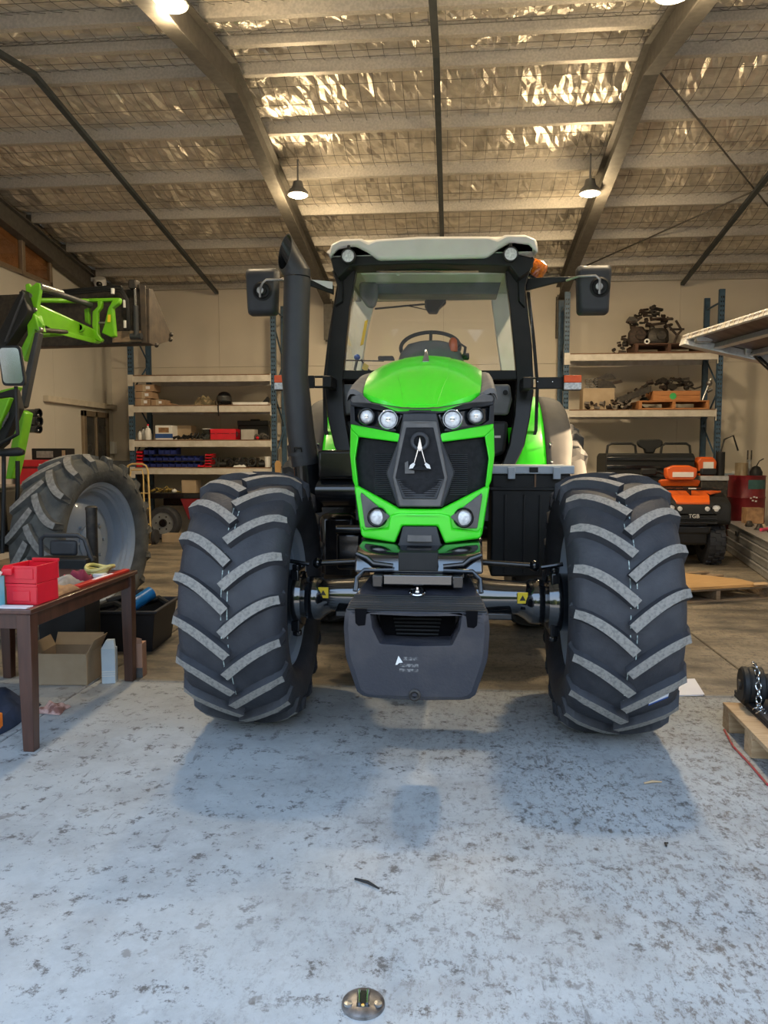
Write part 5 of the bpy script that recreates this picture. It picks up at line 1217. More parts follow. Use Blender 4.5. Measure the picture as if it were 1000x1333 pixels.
# third shelf
z = LZ[573]
for k, (x, s_) in enumerate(((140,.8),(160,1.0),(178,.75),(196,1.25),(150,.6))):
    q = at(*c8(x, 480), 13.5+.08*(k % 2)); t = thing('bottle', f'{("small white bottle at the far left","taller white bottle second","short white bottle third","tallest white bottle with a red cap","smallest white bottle")[k]} in the shelf cluster', 'bottle', (q.x, 13.5+.09*(k % 3), z), group='white bottles on the third shelf')
    MB().lathe([(.001,0),(.04*s_,0),(.045*s_,.02),(.045*s_,.13*s_),(.03*s_,.165*s_),(.016,.175*s_),(.016,.2*s_),(.001,.2*s_)], (0,0,0), (0,0,1), 14).build('body', WHT, t)
    MB().cyl((0,0,.2*s_), (0,0,.225*s_), .02, n=12).build('cap', RED if k == 3 else DGR, t)
def bluewrap(t, w, d, h):
    MB().bb((-w/2-.002, -d/2-.003, h*.12), (w/2+.002, -d/2+.02, h*.42)).build('blue_label', mat('label_blue', (.03,.10,.35), rough=.5), t); MB().bb((-w*.3, -d/2-.005, h*.5), (w*.3, -d/2, h*.85)).build('brown_window', LEA, t)
rbox('wrapped_pack', 'white pack with a blue band on the third shelf', 'pack', 226, 322, 408, 13.48, z, .3, WHT, None, bluewrap)
rbox('carton', 'open tan carton behind the black cables on the third shelf', 'box', 330, 428, 408, 13.75, z, .3, CARD)
for k in range(7):
    r = random.Random(k+50); q = at(*c8(345+k*20, 480), 13.5)
    o = MB().tube([(q.x-.12, 13.52, z+.02), (q.x-.05, 13.48+r.random()*.08, z+.03+r.random()*.05), (q.x+.03, 13.55, z+.02+r.random()*.07), (q.x+.1, 13.5, z+.03), (q.x+.12+r.random()*.04, 13.56, z+.06+r.random()*.06)], .018, 6).build('black_cable', BPL); tag(o, 'tangled black cable in front of the tan carton', 'cable', 'tangled cables on the third shelf')
TRN = glass('clear_tub', (.8,.82,.82))
q = at(*c8(515, 490), 13.5); t = thing('clear_tub', 'clear plastic tub beside the red case on the shelf', 'tub', (q.x, 13.6, z)); open_box(MB(), .12, .2, .19).build('body', TRN, t, smooth=0); MB().bb((-.065, -.105, .19), (.065, .105, .2)).build('lid', WHT, t)
def redcase(t, w, d, h):
    MB().bb((-w/2-.004, -d/2-.006, h*.55), (w/2+.004, d/2+.004, h*.60)).build('lid_seam', DRED, t); 
    for s_ in (-1, 1): MB().bb((s_*w*.28-.02, -d/2-.012, h*.5), (s_*w*.28+.02, -d/2, h*.68)).build('latch', RED, t)
    MB().tube([(w*.5, -d/2+.02, h*.3), (w*.55, -d/2, h*.3), (w*.55, -d/2, h*.7), (w*.5, -d/2+.02, h*.7)], .01, 6).build('handle', DGR, t)
rbox('tool_case', 'bright red lidded case in the middle of the third shelf', 'case', 538, 682, 428, 13.48, z, .3, RED, None, redcase)
rbox('carton', 'grey-white carton under the long black tool on the third shelf', 'box', 712, 788, 430, 13.48, z, .25, mat('grey_carton', (.45,.43,.40), (.38,.36,.33), rough=.8), None)
q0, q1 = at(*c8(692, 422), 13.78), at(*c8(868, 422), 13.78)
t = thing('long_tool', 'long flat black tool case lying across the back of the third shelf', 'case', ((q0.x+q1.x)/2, 13.85, z)); w = q1.x-q0.x
MB().bb((-w/2, -.06, .0), (w/2, .06, .26)).build('lower_case', BPL, t, bevel=.01); MB().bb((-w/2, -.08, .262), (w/2, .08, .35)).build('upper_case', BPL, t, bevel=.01); MB().bb((-w*.1, -.03, .35), (w*.2, .03, .375)).build('grip', BPL, t, bevel=.006)
for k, (x, r_) in enumerate(((802,.05),(826,.06),(846,.05),(836,.04))):
    q = at(*c8(x, 485), 13.5); o = MB().lathe([(.001,-.04),(r_,-.04),(r_,.04),(r_*.5,.045),(r_*.4,.02),(.001,.02)], (q.x, 13.50+.11*(k % 2)+.2*(k // 3), z+r_), (.3,-1,.1), 16).build('steel_pulley', DSTL); tag(o, 'small dark steel pulley at the right end of the third shelf', 'pulley', 'pulleys on the third shelf')
o = MB().ball((at(*c8(806, 488), 13.48).x, 13.47, z+.03), .03, 10).build('red_cap', RED); o.name = 'red_ball'; tag(o, 'small red ball in front of the dark pulleys', 'ball')
# bottom shelf: bins
z = LZ[613]
BINL = {}
def small_bin(x0, x1, y0, y1, Y, zb, m, label, group):
    u0, v0 = c8(x0, y0); u1, v1 = c8(x1, y1); a, b_ = at(u0, v0, Y), at(u1, v1, Y); w = b_.x-a.x; h = a.z-b_.z
    return parts_bin('parts_bin', label, ((a.x+b_.x)/2, Y+.13, zb), w-.004, .26, h-.004, m, group)
ORD = ('first','second','third','fourth','fifth','sixth','seventh','eighth','ninth')
STK = ('topmost','second from the top','middle one','second from the bottom','lowest')
for k in range(5): small_bin(118, 153, 530+19*k, 549+19*k, 13.44, z+.061*(4-k), RED, f'small red parts bin, {STK[k]} in the stack at the left end', 'red bins stacked at the left end')
for (x0, x1, n_, y0, y1, row) in ((158,248,1,585,612,0),(158,248,1,613,642,0),):
    pass
hb = .125
for r_, xs_ in ((0, (158,196,232,268,304,340,375,410,445)), (1, (158,196,232,268,304,340,378,412,446))):
    for i, x in enumerate(xs_): small_bin(x, x+34, 585, 615, 13.44, z+r_*.112, BLUB, f'deep blue parts bin, {ORD[i]} from the left in the {("lower","upper")[r_]} packed row', 'blue bins on the bottom shelf')
for i, x in enumerate((160, 188, 244, 278, 312)): small_bin(x, x+(27 if i == 0 else 33), 540, 580, 13.44, z+2*.112+.002, BLUB, f'deep blue parts bin, {ORD[i]} from the left in the broken top row of bins', 'blue bins on the bottom shelf, top row')
for k in range(5): small_bin(508, 545, 574+15*k, 589+15*k, 13.42, z+.05*(4-k), RED, f'small red parts bin, {STK[k]} in the stack right of the blue bins', 'red bins stacked right of the blue bins')
small_bin(466, 503, 632, 650, 13.38, z, RED, 'single low red parts bin leaning on the small red stack', 'low red bin')
rnd = random.Random(77)
for k in range(16):
    x = 555+k*18.5; q = at(*c8(x, 640), 13.5); kk = k % 4; Y = 13.48+(k % 3)*.18; mb = MB()
    if kk == 0: mb.lathe([(.05,-.03),(.085,-.03),(.085,.03),(.05,.03)], (0,0,.088), (rnd.uniform(-.4,.4),-1,rnd.uniform(-.1,.3)), 14, loop=True); nm, lb = 'bearing_ring', 'black bearing ring among the parts on the bottom shelf'
    elif kk == 1: mb.box((0,0,.05), (.13,.1,.10), rnd.random()); mb.cyl((0,0,.1), (0,0,.17), .03, n=10); nm, lb = 'pump_casting', 'black pump casting among the parts on the bottom shelf'
    elif kk == 2: mb.tube([(-.1,0,.03),(-.03,-.03,.12),(.04,.0,.08),(.1,.03,.16)], .022, 6); nm, lb = 'bent_hose', 'bent black hose among the parts on the bottom shelf'
    else: mb.cyl((-.06,0,.05), (.06,.03,.05), .05, n=12); mb.cyl((.06,.03,.05), (.11,.04,.05), .025, n=10); nm, lb = 'electric_motor', 'black cylindrical motor among the parts on the bottom shelf'
    o = mb.build(nm, DSTL if k % 3 else BPL, bevel=.004, origin=(0,0,0)); o.location = (q.x, Y, z+.002); tag(o, lb, {'bearing_ring':'ring','pump_casting':'casting','bent_hose':'hose','electric_motor':'motor'}[nm], 'black parts on the bottom shelf: '+nm.replace('_', ' '))
t = thing('plastic_cup', 'white plastic cup at the right end of the bottom shelf', 'cup', (at(*c8(862, 650), 13.48).x, 13.5, z)); MB().lathe([(.001,0),(.05,0),(.058,.19),(.054,.19),(.046,.01),(.001,.01)], (0,0,0), (0,0,1), 16).build('body', WHT, t)
o = cloth('white_rag', 'small white rag at the front edge of the bottom shelf', 'rag', (at(*c8(705, 655), 13.42).x, 13.46, z+.003), .2, .13, .06, WHT, 61)
# trailer machine under the left rack
tr_ = thing('small_trailer', 'dark red farm trailer with a grey wheel parked under the left rack', 'trailer', (-4.6, 13.7, 0), world=True)
Yt = 13.55
MB().bb((-5.6, Yt-.1, .74), (-3.4, 14.25, .84)).build('bed', BLK, tr_, bevel=.01)
MB().bb((-5.3, Yt+.1, .60), (-3.5, Yt+.18, .74)).build('chassis_rail', BLK, tr_, bevel=.01)
MB().prism([(-4.75, Yt-.12, .36), (-4.1, Yt-.12, .62), (-4.1, Yt-.12, .74), (-4.9, Yt-.12, .74)], (0, .04, 0)).build('red_bracket', DRED, tr_, bevel=.01)
q = at(*c8(290, 893), Yt); rw = .235
w_ = MB().lathe([(.105,-.06),(.20,-.06),(.235,-.03),(.235,.10),(.20,.13),(.105,.13)], (q.x, Yt-.12, .305), (0,1,0), 36, loop=True)
w_ = MB().lathe([(.20,-.08),(.27,-.085),(.30,-.05),(.305,.02),(.30,.09),(.27,.12),(.20,.12)], (q.x, Yt-.12, .306), (0,1,0), 40, loop=True).build('wheel', RUB, tr_, smooth=50)
MB().lathe([(.075,-.04),(.20,-.04),(.208,-.075),(.2,-.08),(.195,-.06),(.075,-.06),(.07,-.03)], (q.x, Yt-.12, .306), (0,1,0), 36, loop=True).build('rim', MIDG, w_)
MB().lathe([(.001,-.09),(.06,-.09),(.075,-.06),(.075,-.03),(.001,-.03)], (q.x, Yt-.12, .306), (0,1,0), 24).build('hub', BLK, w_)
for k in range(6): a = 2*PI*k/6; MB().cyl((q.x+.125*math.cos(a), Yt-.19, .306+.125*math.sin(a)), (q.x+.125*math.cos(a), Yt-.17, .306+.125*math.sin(a)), .013, n=6).build('wheel_nut', BLK, w_)
YW = mat('yellow_wire', (.50,.38,.08), (.3,.2,.06), rough=.6, scale=20)
for k in range(9):
    r = random.Random(k+90); q = at(*c8(205+k*14, 745), 13.5)
    o = MB().tube([(q.x-.12, 13.55, .852), (q.x-.05, 13.5+r.random()*.1, .87+r.random()*.05), (q.x+.02, 13.6, .86+r.random()*.10), (q.x+.09, 13.52, .87+r.random()*.06), (q.x+.14, 13.6, .855)], .011, 5).build('electric_wire', YW if k % 3 else RUST); tag(o, 'tangled yellow and brown wire on the trailer bed', 'wire', 'wires on the trailer')
t = rbox('carton', 'flat tan carton on the trailer bed right of the yellow wires', 'box', 375, 455, 716, 13.5, .842, .3, CARD)
o = MB().ball((at(*c8(333, 745), 13.45).x, 13.46, .88), (.05,.04,.035), 10).build('white_bottle_cap', WHT); tag(o, 'white cap among the yellow wires on the trailer', 'cap')
t = rbox('carton', 'shallow tan cardboard carton on the floor under the trailer wheel', 'box', 262, 358, 984, 13.0, .0, .3, CARD, h=.14)
# hand trolley
p0, p1 = at(164.5, 604, 12.6), at(192.5, 604, 12.6)
t = thing('hand_trolley', 'cream yellow sack trolley with a looped handle beside the left rack', 'trolley', ((p0.x+p1.x)/2, 12.6, 0)); w = (p1.x-p0.x)/2; h = p0.z
MB().tube([(-w, .06, .10), (-w, 0, h-.12), (-w+.03, 0, h-.03), (-w+.10, 0, h), (w-.10, 0, h), (w-.03, 0, h-.03), (w, 0, h-.12), (w, .06, .10)], .017, 8).build('outer_frame', TROY, t)
MB().tube([(-w*.62, -.03, .65), (-w*.62, -.03, h-.2), (-w*.5, -.03, h-.1), (w*.5, -.03, h-.1), (w*.62, -.03, h-.2), (w*.62, -.03, .2)], .013, 8).build('inner_loop', TROY, t)
for z_ in (.35, .62, .88): MB().cyl((-w, .04, z_), (w, .04, z_), .012, n=8).build('rung', TROY, t)
for s_ in (-1, 1): MB().lathe([(.001,-.03),(.07,-.03),(.12,-.035),(.13,0),(.12,.035),(.07,.03),(.001,.03)], (s_*(w+.05), .12, .13), (1,0,0), 20).build('wheel', RUB, t)
MB().bb((-w, -.2, .0), (w, .06, .01)).build('toe_plate', TROY, t)
# red tool chest by the left wall
q = at(50, 610, 11.2)
t = thing('tool_chest', 'red tool chest against the left wall behind the dusty wheel', 'chest', (-6.15, 11.3, 0))
MB().bb((-.38, -.32, .05), (.45, .32, 1.42)).build('body', DRED, t, bevel=.01); MB().bb((-.40, -.34, 1.36), (.47, .34, 1.46)).build('top', RED, t, bevel=.01)
for k in range(4): MB().bb((-.34, -.335, .2+.29*k), (.41, -.32, .46+.29*k)).build('drawer', RED, t, bevel=.006)
for k in range(4): MB().bb((.0+.08*k, -.345, 1.385), (.05+.08*k, -.338, 1.40)).build('white_mark', WHT, t)
t = thing('battery_charger', 'black and silver box on the red tool chest by the left wall', 'charger', (-6.05, 11.2, 1.462)); MB().bb((-.28, -.12, 0), (.28, .12, .17)).build('body', BPL, t, bevel=.01); MB().bb((-.2, -.126, .03), (.06, -.118, .13)).build('face_plate', STL, t); MB().bb((.2, -.126, .02), (.25, -.118, .14)).build('label', CARD, t)
# things hanging on the left rack's end and the tools beside the exhaust
q = at(362, 600, 13.2); t = thing('hand_brush', 'tan hand brush hanging on the left rack by the exhaust', 'brush', (-3.08, 13.34, 1.30)); MB().cyl((0,0,.13), (0,0,.33), .012, n=8).build('handle', DGR, t); MB().loft([[(dx*k, dy*.03, z_) for dx, dy in ((-1,-1),(1,-1),(1,1),(-1,1))] for z_, k in ((-.08,.045),(.08,.05),(.13,.02))]).build('bristles', CARDO, t)
MB().cyl((0, .0, .33), (0, .05, .33), .006, n=6).build('hook', STL, t)
# ================================================================ SCRAP ON THE RIGHT RACK
def pallet(name, label, c, w, d, h, m, rz=0, n=5):
    t = thing(name, label, 'pallet', c, rz)
    for k in range(n):
        y = lerp(-d/2+.05, d/2-.05, k/(n-1)); MB().bb((-w/2, y-.045, h-.02), (w/2, y+.045, h)).build('deck_board', m, t, bevel=.002, seg=1)
    for x in (-w/2+.03, 0, w/2-.03): MB().bb((x-.025, -d/2, .02), (x+.025, d/2, h-.02)).build('bearer', m, t, bevel=.002, seg=1)
    for y in (-d/2+.05, 0, d/2-.05): MB().bb((-w/2, y-.045, 0), (w/2, y+.045, .02)).build('base_board', m, t, bevel=.002, seg=1)
    return t
c9 = lambda x, y: (760+x/5.882, 400+y/5.882)
z = RZ[465]
a, b_ = at(*c9(395, 285), 13.42), at(*c9(925, 285), 13.42)
pallet('pallet', 'dark pallet under the scrap heap on the rack\'s top shelf', ((a.x+b_.x)/2, 13.76, z), b_.x-a.x, .68, .155, DKW)
def scrap(n, x0, x1, y0, y1, zf, seed, where, group, sizes=(.08,.30), mats=(RUST, DSTL, RUST), core=()):
    """loose pieces dropped one by one: each comes to rest on what already lies below it"""
    r = random.Random(seed); placed = list(core); floor_ = zf(None); k = 0; tries = 0
    while k < n and tries < n*60:
        tries += 1
        kind = k % 5; L = r.uniform(*sizes); mb = MB()
        rot = Matrix.Rotation(r.uniform(-.6,.6), 3, 'Z') @ Matrix.Rotation(r.choice((-.15,.1,.5,-.6)), 3, 'Y') @ Matrix.Rotation(r.uniform(-.3,.3), 3, 'X')
        if kind == 0: mb.box((0,0,0), (L*1.5, .045, .04), rot); nm, c_ = 'steel_bar', 'bar'
        elif kind == 1:
            P = [rot @ Vector((px*L*.5, 0, pz*L*.4)) for px, pz in ((-1,-.5),(.3,-.8),(1,-.2),(.7,.6),(-.2,.8),(-.9,.4))]; mb.prism(P, rot @ Vector((0,.03,0))); nm, c_ = 'steel_plate', 'plate'
        elif kind == 2: mb.lathe([(L*.18,-.025),(L*.34,-.025),(L*.34,.025),(L*.18,.025)], (0,0,0), rot @ Vector((.1,-1,.2)), 14, loop=True); nm, c_ = 'steel_ring', 'ring'
        elif kind == 3:
            mb.prism([rot @ Vector(p) for p in ((-L*.5,0,0),(L*.5,0,0),(L*.5,0,.03),(-L*.4,0,.03),(-L*.4,0,L*.5),(-L*.5,0,L*.5))], rot @ Vector((0,.06,0))); nm, c_ = 'angle_iron', 'bracket'
        else: mb.cyl(rot @ Vector((-L*.6,0,0)), rot @ Vector((L*.6,0,0)), .03, n=10); mb.cyl(rot @ Vector((L*.45,0,0)), rot @ Vector((L*.62,0,0)), .05, n=10); nm, c_ = 'drive_shaft', 'shaft'
        lo = [min(p[i] for p in mb.v) for i in range(3)]; hi = [max(p[i] for p in mb.v) for i in range(3)]
        if hi[0]-lo[0] > x1-x0: continue
        x = r.uniform(x0-lo[0], x1-hi[0]); y = r.uniform(min(y0-lo[1], y1-hi[1]), max(y0-lo[1], y1-hi[1])); z = floor_
        for (a0, a1, b0, b1, t0) in placed:
            if x+lo[0] < a1 and x+hi[0] > a0 and y+lo[1] < b1 and y+hi[1] > b0: z = max(z, t0)
        if z+(hi[2]-lo[2]) > floor_+zf(x)+.13: continue
        placed.append((x+lo[0], x+hi[0], y+lo[1], y+hi[1], z+(hi[2]-lo[2])*.96+.001))
        m_ = mats[k % len(mats)]; o = mb.build(nm, m_, smooth=40, origin=(0,0,0)); o.location = (x, y, z-lo[2]+.001); k += 1
        tag(o, f'{"rusty" if m_ is RUST else "oily dark" if m_ is DSTL else "stony grey"} {nm.replace("_", " ")} {where}', c_, f'{group}: {nm.replace("_", " ")}s, {m_.name}')
ax0, ax1 = at(*c9(350, 200), 13.5).x, at(*c9(690, 200), 13.5).x
base = z+.157
core = []
for k, (fx, yy, w_, d_, h_) in enumerate(((.22,13.64,.30,.26,.30),(.68,13.64,.36,.26,.27),(.46,13.99,.40,.2,.30))):
    x = lerp(ax0, ax1, fx); mb = MB(); mb.loft([[(dx*w_*.5*k_, dy*d_*.5*k_, z_*h_) for dx, dy in ((-1,-.7),(-.5,-1),(.6,-1),(1,-.5),(1,.6),(.4,1),(-.6,1),(-1,.5))] for z_, k_ in ((0,.8),(.2,1),(.7,.95),(1,.6))])
    mb.cyl((w_*.1,-d_*.5-.03,h_*.5), (w_*.1,-d_*.3,h_*.5), h_*.3, n=14); mb.cyl((-w_*.25,0,h_*.9), (-w_*.25,0,h_*1.12), .05, n=10)
    o = mb.build('gear_casting', (RUST, DSTL, RUST)[k], bevel=.01, origin=(0,0,0)); o.location = (x, yy, base+.001); tag(o, ('rusty gear casting low at the left of the top scrap heap', 'oily dark gear casting low at the right of the top scrap heap', 'broad rusty gear casting at the back of the top scrap heap')[k], 'casting')
    core.append((x-w_*.5, x+w_*.5, yy-d_*.5-.03, yy+d_*.5, base+h_*1.12+.002))
scrap(120, ax0-.05, ax1+.02, 13.48, 13.98, lambda x: base if x is None else .03+.50*max(0, 1-((x-(ax0+ax1)/2-.0)/.50)**2), 5, 'in the tall scrap heap on the top shelf', 'scrap on the top shelf', (.07,.24), core=core)
bx0, bx1 = at(*c9(225, 350), 13.4).x, at(*c9(385, 350), 13.4).x
scrap(16, bx0, bx1-.04, 13.5, 13.62, lambda x: z if x is None else .24*max(0, (x-bx0)/(bx1-bx0))+.03, 9, 'in the low scrap beside the top-shelf pallet', 'low scrap on the top shelf', (.05,.12))
q = at(*c9(484, 262), 13.44); o = MB().lathe([(.025,-.02),(.045,-.02),(.045,.02),(.025,.02)], (0,0,0), (0,-1,0), 18, loop=True).build('bushing', WHT, origin=(0,0,0)); o.location = q; tag(o, 'pale round bushing at the front of the top scrap heap', 'bushing')
# forked bracket sticking up from the heap
q = at(*c9(720, 205), 13.6); mb = MB()
for A, B in (((640,130),(715,215)), ((705,100),(750,175)), ((660,170),(770,168)), ((750,175),(715,215))): mb.cyl(at(*c9(*A), 13.6), at(*c9(*B), 13.6), .02, n=6)
mb.cyl(at(*c9(715, 215), 13.6), at(*c9(690, 282), 13.6), .02, n=6)
o = mb.build('forked_bracket', RUST); tag(o, 'forked rusty bracket poking up at the right of the top heap', 'bracket')
# second shelf
z = RZ[537]
a, b_ = at(*c9(-2, 620), 13.46), at(*c9(238, 620), 13.46); w = b_.x-a.x
t = thing('cardboard_box', 'open cardboard box of springs and plates on the right rack', 'box', ((a.x+b_.x)/2, 13.66, z)); open_box(MB(), w, .38, a.z-z, .006).build('box_body', CARD, t)
for k in range(3):
    mb = MB(); x = a.x+.08+.07*k; pts = [(x+.032*math.cos(q_*1.05), 13.55+.032*math.sin(q_*1.05), a.z-.10+.0065*q_) for q_ in range(44)]; mb.tube(pts, .006, 5); o = mb.build('coil_spring', STL); tag(o, 'bright steel coil spring standing in the cardboard box', 'spring', 'springs in the cardboard box')
for k, (pts) in enumerate((((60,560),(110,620),(250,615),(215,570),(150,555)), ((80,545),(170,508),(215,510),(250,545),(160,555)), ((200,575),(290,555),(300,575),(230,590)))):
    P = [at(u, v, 13.6+.06*k) for u, v in (c9(*p) for p in pts)]; o = MB().prism(P, (0, .05, 0)).build('mower_blade', DSTL if k < 2 else RUST); tag(o, ('dark flat blade leaning out of the cardboard box, front', 'dark curved blade lying on top in the cardboard box', 'thin rusty blade jutting out of the cardboard box')[k], 'blade')
rx_ = at(*c9(425, 760), 13.4).x
scrap(34, a.x, b_.x+.28, 13.405, 13.45, lambda x: z if x is None else .05, 14, 'in the row of small parts along the shelf edge', 'small parts on the second shelf', (.05,.10), (mat('stony_grey_parts', (.22,.19,.16), (.12,.10,.09), rough=.9, scale=20), RUST))
sx0, sx1 = at(*c9(255, 700), 13.6).x, at(*c9(560, 700), 13.6).x
scrap(50, sx0, sx1, 13.6, 14.0, lambda x: z if x is None else .05+.42*max(0, (x-sx0)/(sx1-sx0)), 17, 'in the sloping pile left of the orange crate', 'sloping pile on the second shelf', (.06,.2))
A, B = at(*c9(255, 690), 13.5), at(*c9(520, 600), 13.5)
o = MB().prism([A, A+Vector((0,0,-.12)), B+Vector((0,0,-.10)), B], (0,.05,0)).build('steel_channel', DSTL); tag(o, 'long dark steel channel leaning up to the orange crate', 'channel')
a, b_ = at(*c9(422, 740), 13.42), at(*c9(965, 740), 13.42); pw = b_.x-a.x; pc = (a.x+b_.x)/2
pallet('pallet', 'orange-brown pallet under the crate on the right rack\'s second shelf', (pc, 13.76, z), pw, .68, .145, ORW)
a, b_ = at(*c9(535, 640), 13.45), at(*c9(895, 640), 13.45); cz = z+.147; ch = a.z-cz
t = thing('wooden_crate', 'orange-brown wooden crate with a green dot on the right rack', 'crate', ((a.x+b_.x)/2, 13.72, cz)); w = b_.x-a.x
for s_ in (-1, 1):
    for k in range(2): MB().bb((-w/2, s_*.25-.01, ch*(k/2)+.004), (w/2, s_*.25+.01, ch*((k+1)/2))).build('plank', ORW, t, bevel=.002, seg=1)
    MB().bb((s_*(w/2-.01)-.01, -.238, 0), (s_*(w/2-.01)+.01, .238, ch)).build('end_board', ORW, t, bevel=.002, seg=1)
MB().bb((-w/2+.02, -.24, 0), (w/2-.02, .24, .015)).build('bottom_board', ORW, t)
MB().lathe([(.001,-.004),(.055,-.004),(.055,.002),(.001,.002)], (-.06, -.262, ch*.45), (0,1,0), 20).build('green_dot', mat('green_dot', (.05,.45,.12), rough=.6), t)
scrap(36, a.x+.06, b_.x-.06, 13.52, 13.92, lambda x: cz+ch-.08 if x is None else .22*max(0, 1-((x-(a.x+b_.x)/2)/.5)**2), 23, 'heaped in the orange-brown crate', 'scrap in the crate', (.08,.22), (DSTL, RUST, DSTL))
mb = MB(); mb.tube([at(*c9(x, y), 13.6) for x, y in ((610,580),(640,562),(700,560),(760,568),(800,600),(850,625),(895,610),(905,600))], .016, 6); o = mb.build('bent_rod', DSTL); tag(o, 'long bent dark rod draped over the orange-brown crate', 'rod')
q = at(*c9(950, 640), 13.5); mb = MB(); mb.cyl((q.x-.07, 13.55, z+.147), (q.x+.08, 13.6, z+.52), .018, n=8); mb.ball((q.x+.05, 13.59, z+.44), .055, 8); mb.cyl((q.x+.02, 13.57, z+.30), (q.x+.09, 13.57, z+.34), .03, n=8); o = mb.build('pump_lever', STL); tag(o, 'grey lever fitting leaning by the rack upright', 'lever')
# ================================================================ RIGHT SIDE OF THE WORKSHOP
# black buggy
a, b_ = at(790, 600, 12.5), at(908, 600, 12.5); w = (b_.x-a.x)/2; cxx = (a.x+b_.x)/2
t = thing('utility_buggy', 'black utility buggy with two grab rails and a headrest behind the quad bike', 'buggy', (cxx, 13.03, 0)); zt = at(850, 590, 12.5).z
MB().loft([[(-w*k, -.42, z_), (w*k, -.42, z_), (w*k, .35, z_), (-w*k, .35, z_)] for z_, k in ((.55,.9),(.8,1.0),(zt-.06,1.0),(zt,.96))]).build('cargo_bed', BPL, t, bevel=.02)
for k in range(5): MB().bb((-w*.97, -.44, zt-.12-.13*k), (w*.97, -.42, zt-.06-.13*k)).build('bed_rib', BLK, t, bevel=.008)
for s_ in (-1, 1):
    MB().tube([(s_*w*.28, -.3, zt), (s_*w*.30, -.3, zt+.12), (s_*w*.38, -.3, zt+.155), (s_*w*.84, -.3, zt+.155), (s_*w*.92, -.3, zt+.12), (s_*w*.94, -.3, zt)], .02, 8).build('grab_rail', BPL, t)
MB().loft([[(.02+dx*k, -.28+dy*.05, z_) for dx, dy in ((-1,-1),(1,-1),(1,1),(-1,1))] for z_, k in ((zt,.07),(zt+.07,.09),(zt+.10,.16),(zt+.14,.20),(zt+.19,.20),(zt+.22,.16))]).build('headrest', BPL, t, bevel=.02)
for s_ in (-1, 1):
    for yy in (-.25, .5): MB().lathe([(.001,-.11),(.15,-.11),(.27,-.12),(.30,-.08),(.30,.08),(.27,.12),(.15,.11),(.001,.11)], (s_*(w-.16), yy, .30), (1,0,0), 28).build('wheel', RUB, t)
# quad bike, facing the camera
QX, QY = at(896, 660, 11.0).x, 11.2
t = thing('quad_bike', 'orange and black quad bike with a front rack behind the right front wheel', 'quad bike', (QX, QY, 0), world=False)
def qz(v): return at(896, v, 11.2).z
def qx(u): return at(u, 660, 10.9).x-QX
c10 = lambda x, y: (850+x/6.667, 570+y/6.667)
def qp(x, y, Y): u, v = c10(x, y); p = at(u, v, Y); return Vector((p.x-QX, Y-QY, p.z))
hx = qx(948)
for s_ in (-1, 1):
    w_ = MB().lathe([(.13,-.11),(.20,-.12),(.28,-.125),(.315,-.10),(.32,0),(.315,.10),(.28,.125),(.20,.12),(.13,.11)], (s_*(hx-.14), -.05, .325), (1,0,0), 32, loop=True).build('front_wheel', RUB, t, smooth=50)
    MB().lathe([(.001,-.03),(.12,-.03),(.14,-.09),(.14,.09),(.12,.05),(.001,.05)], (s_*(hx-.14), -.05, .325), (1,0,0), 20).build('rim', BLK, w_)
    for k in range(18):
        a = 2*PI*k/18
        for dx in (-.075, 0, .075):
            aa = a+(.17 if dx == 0 else 0); MB().box((s_*(hx-.14)+dx, -.05-.325*math.cos(aa), .325+.325*math.sin(aa)), (.06, .022, .05), Matrix.Rotation(-aa, 3, 'X')).build('tread_block', RUB, w_, smooth=0)
    w_ = MB().lathe([(.13,-.12),(.20,-.13),(.28,-.135),(.315,-.11),(.32,0),(.315,.11),(.28,.135),(.20,.13),(.13,.12)], (s_*(hx-.16), .90, .325), (1,0,0), 28, loop=True).build('rear_wheel', RUB, t, smooth=50)
    MB().tube([(s_*.12, -.05, .40), (s_*(hx-.2), -.05, .33)], .02, 6).build('wishbone', BLK, t)
    MB().tube([(s_*.2, -.0, .75), (s_*(hx-.25), -.03, .38)], .035, 8).build('shock_absorber', DSTL, t)
bz0, bz1 = qz(690), qz(640)
MB().loft([[(-k*hx, y, z_) for k, z_ in ((1,a_),(-1,a_),(-1,b2),(1,b2))] for y, k, a_, b2 in ((-.45,.55,.62,.80),(-.40,.80,.58,.90),(-.2,.98,.62,1.0),(.15,1.0,.72,1.02),(.4,.8,.72,.95))]).build('front_fairing', BPL, t, bevel=.03)
for k in range(4): MB().bb((-hx*.62, -.47+.01*k, .60+.055*k), (hx*.62, -.43, .635+.055*k)).build('grille_bar', BLK, t, bevel=.008)
MB().bb((-hx*.5, -.42, .45), (hx*.5, -.1, .58)).build('skid_plate', BLK, t, bevel=.03)
MB().bb((-.22, -.4, .3), (.22, 1.0, .72)).build('frame_block', BLK, t, bevel=.04)
text('TGB', .075, (.0, -.476, .705), (PI/2, 0, 0), WHT, t)
for s_ in (-1, 1):
    x = s_*hx*.60; h_ = MB().lathe([(.075,.03),(.075,-.01),(.062,-.018),(.062,.03)], (x, -.435, .80), (0,1,0), 20, loop=True).build('headlight', BLK, t); MB().lathe([(.001,-.02),(.05,-.012),(.064,0),(.064,.02),(.001,.02)], (x, -.435, .80), (0,1,0), 20).build('lens', LENS, h_)
    MB().lathe([(.001,-.012),(.03,-.006),(.034,.01),(.001,.01)], (s_*hx*.36, -.455, .805), (0,1,0), 14).build('side_lamp', LENS, t)
    MB().prism([(s_*hx*.52, -.30, .985), (s_*hx*.93, -.12, 1.01), (s_*hx*.93, .12, 1.03), (s_*hx*.5, .12, 1.03)], (0,0,.025)).build('orange_wing', ORG, t, bevel=.008)
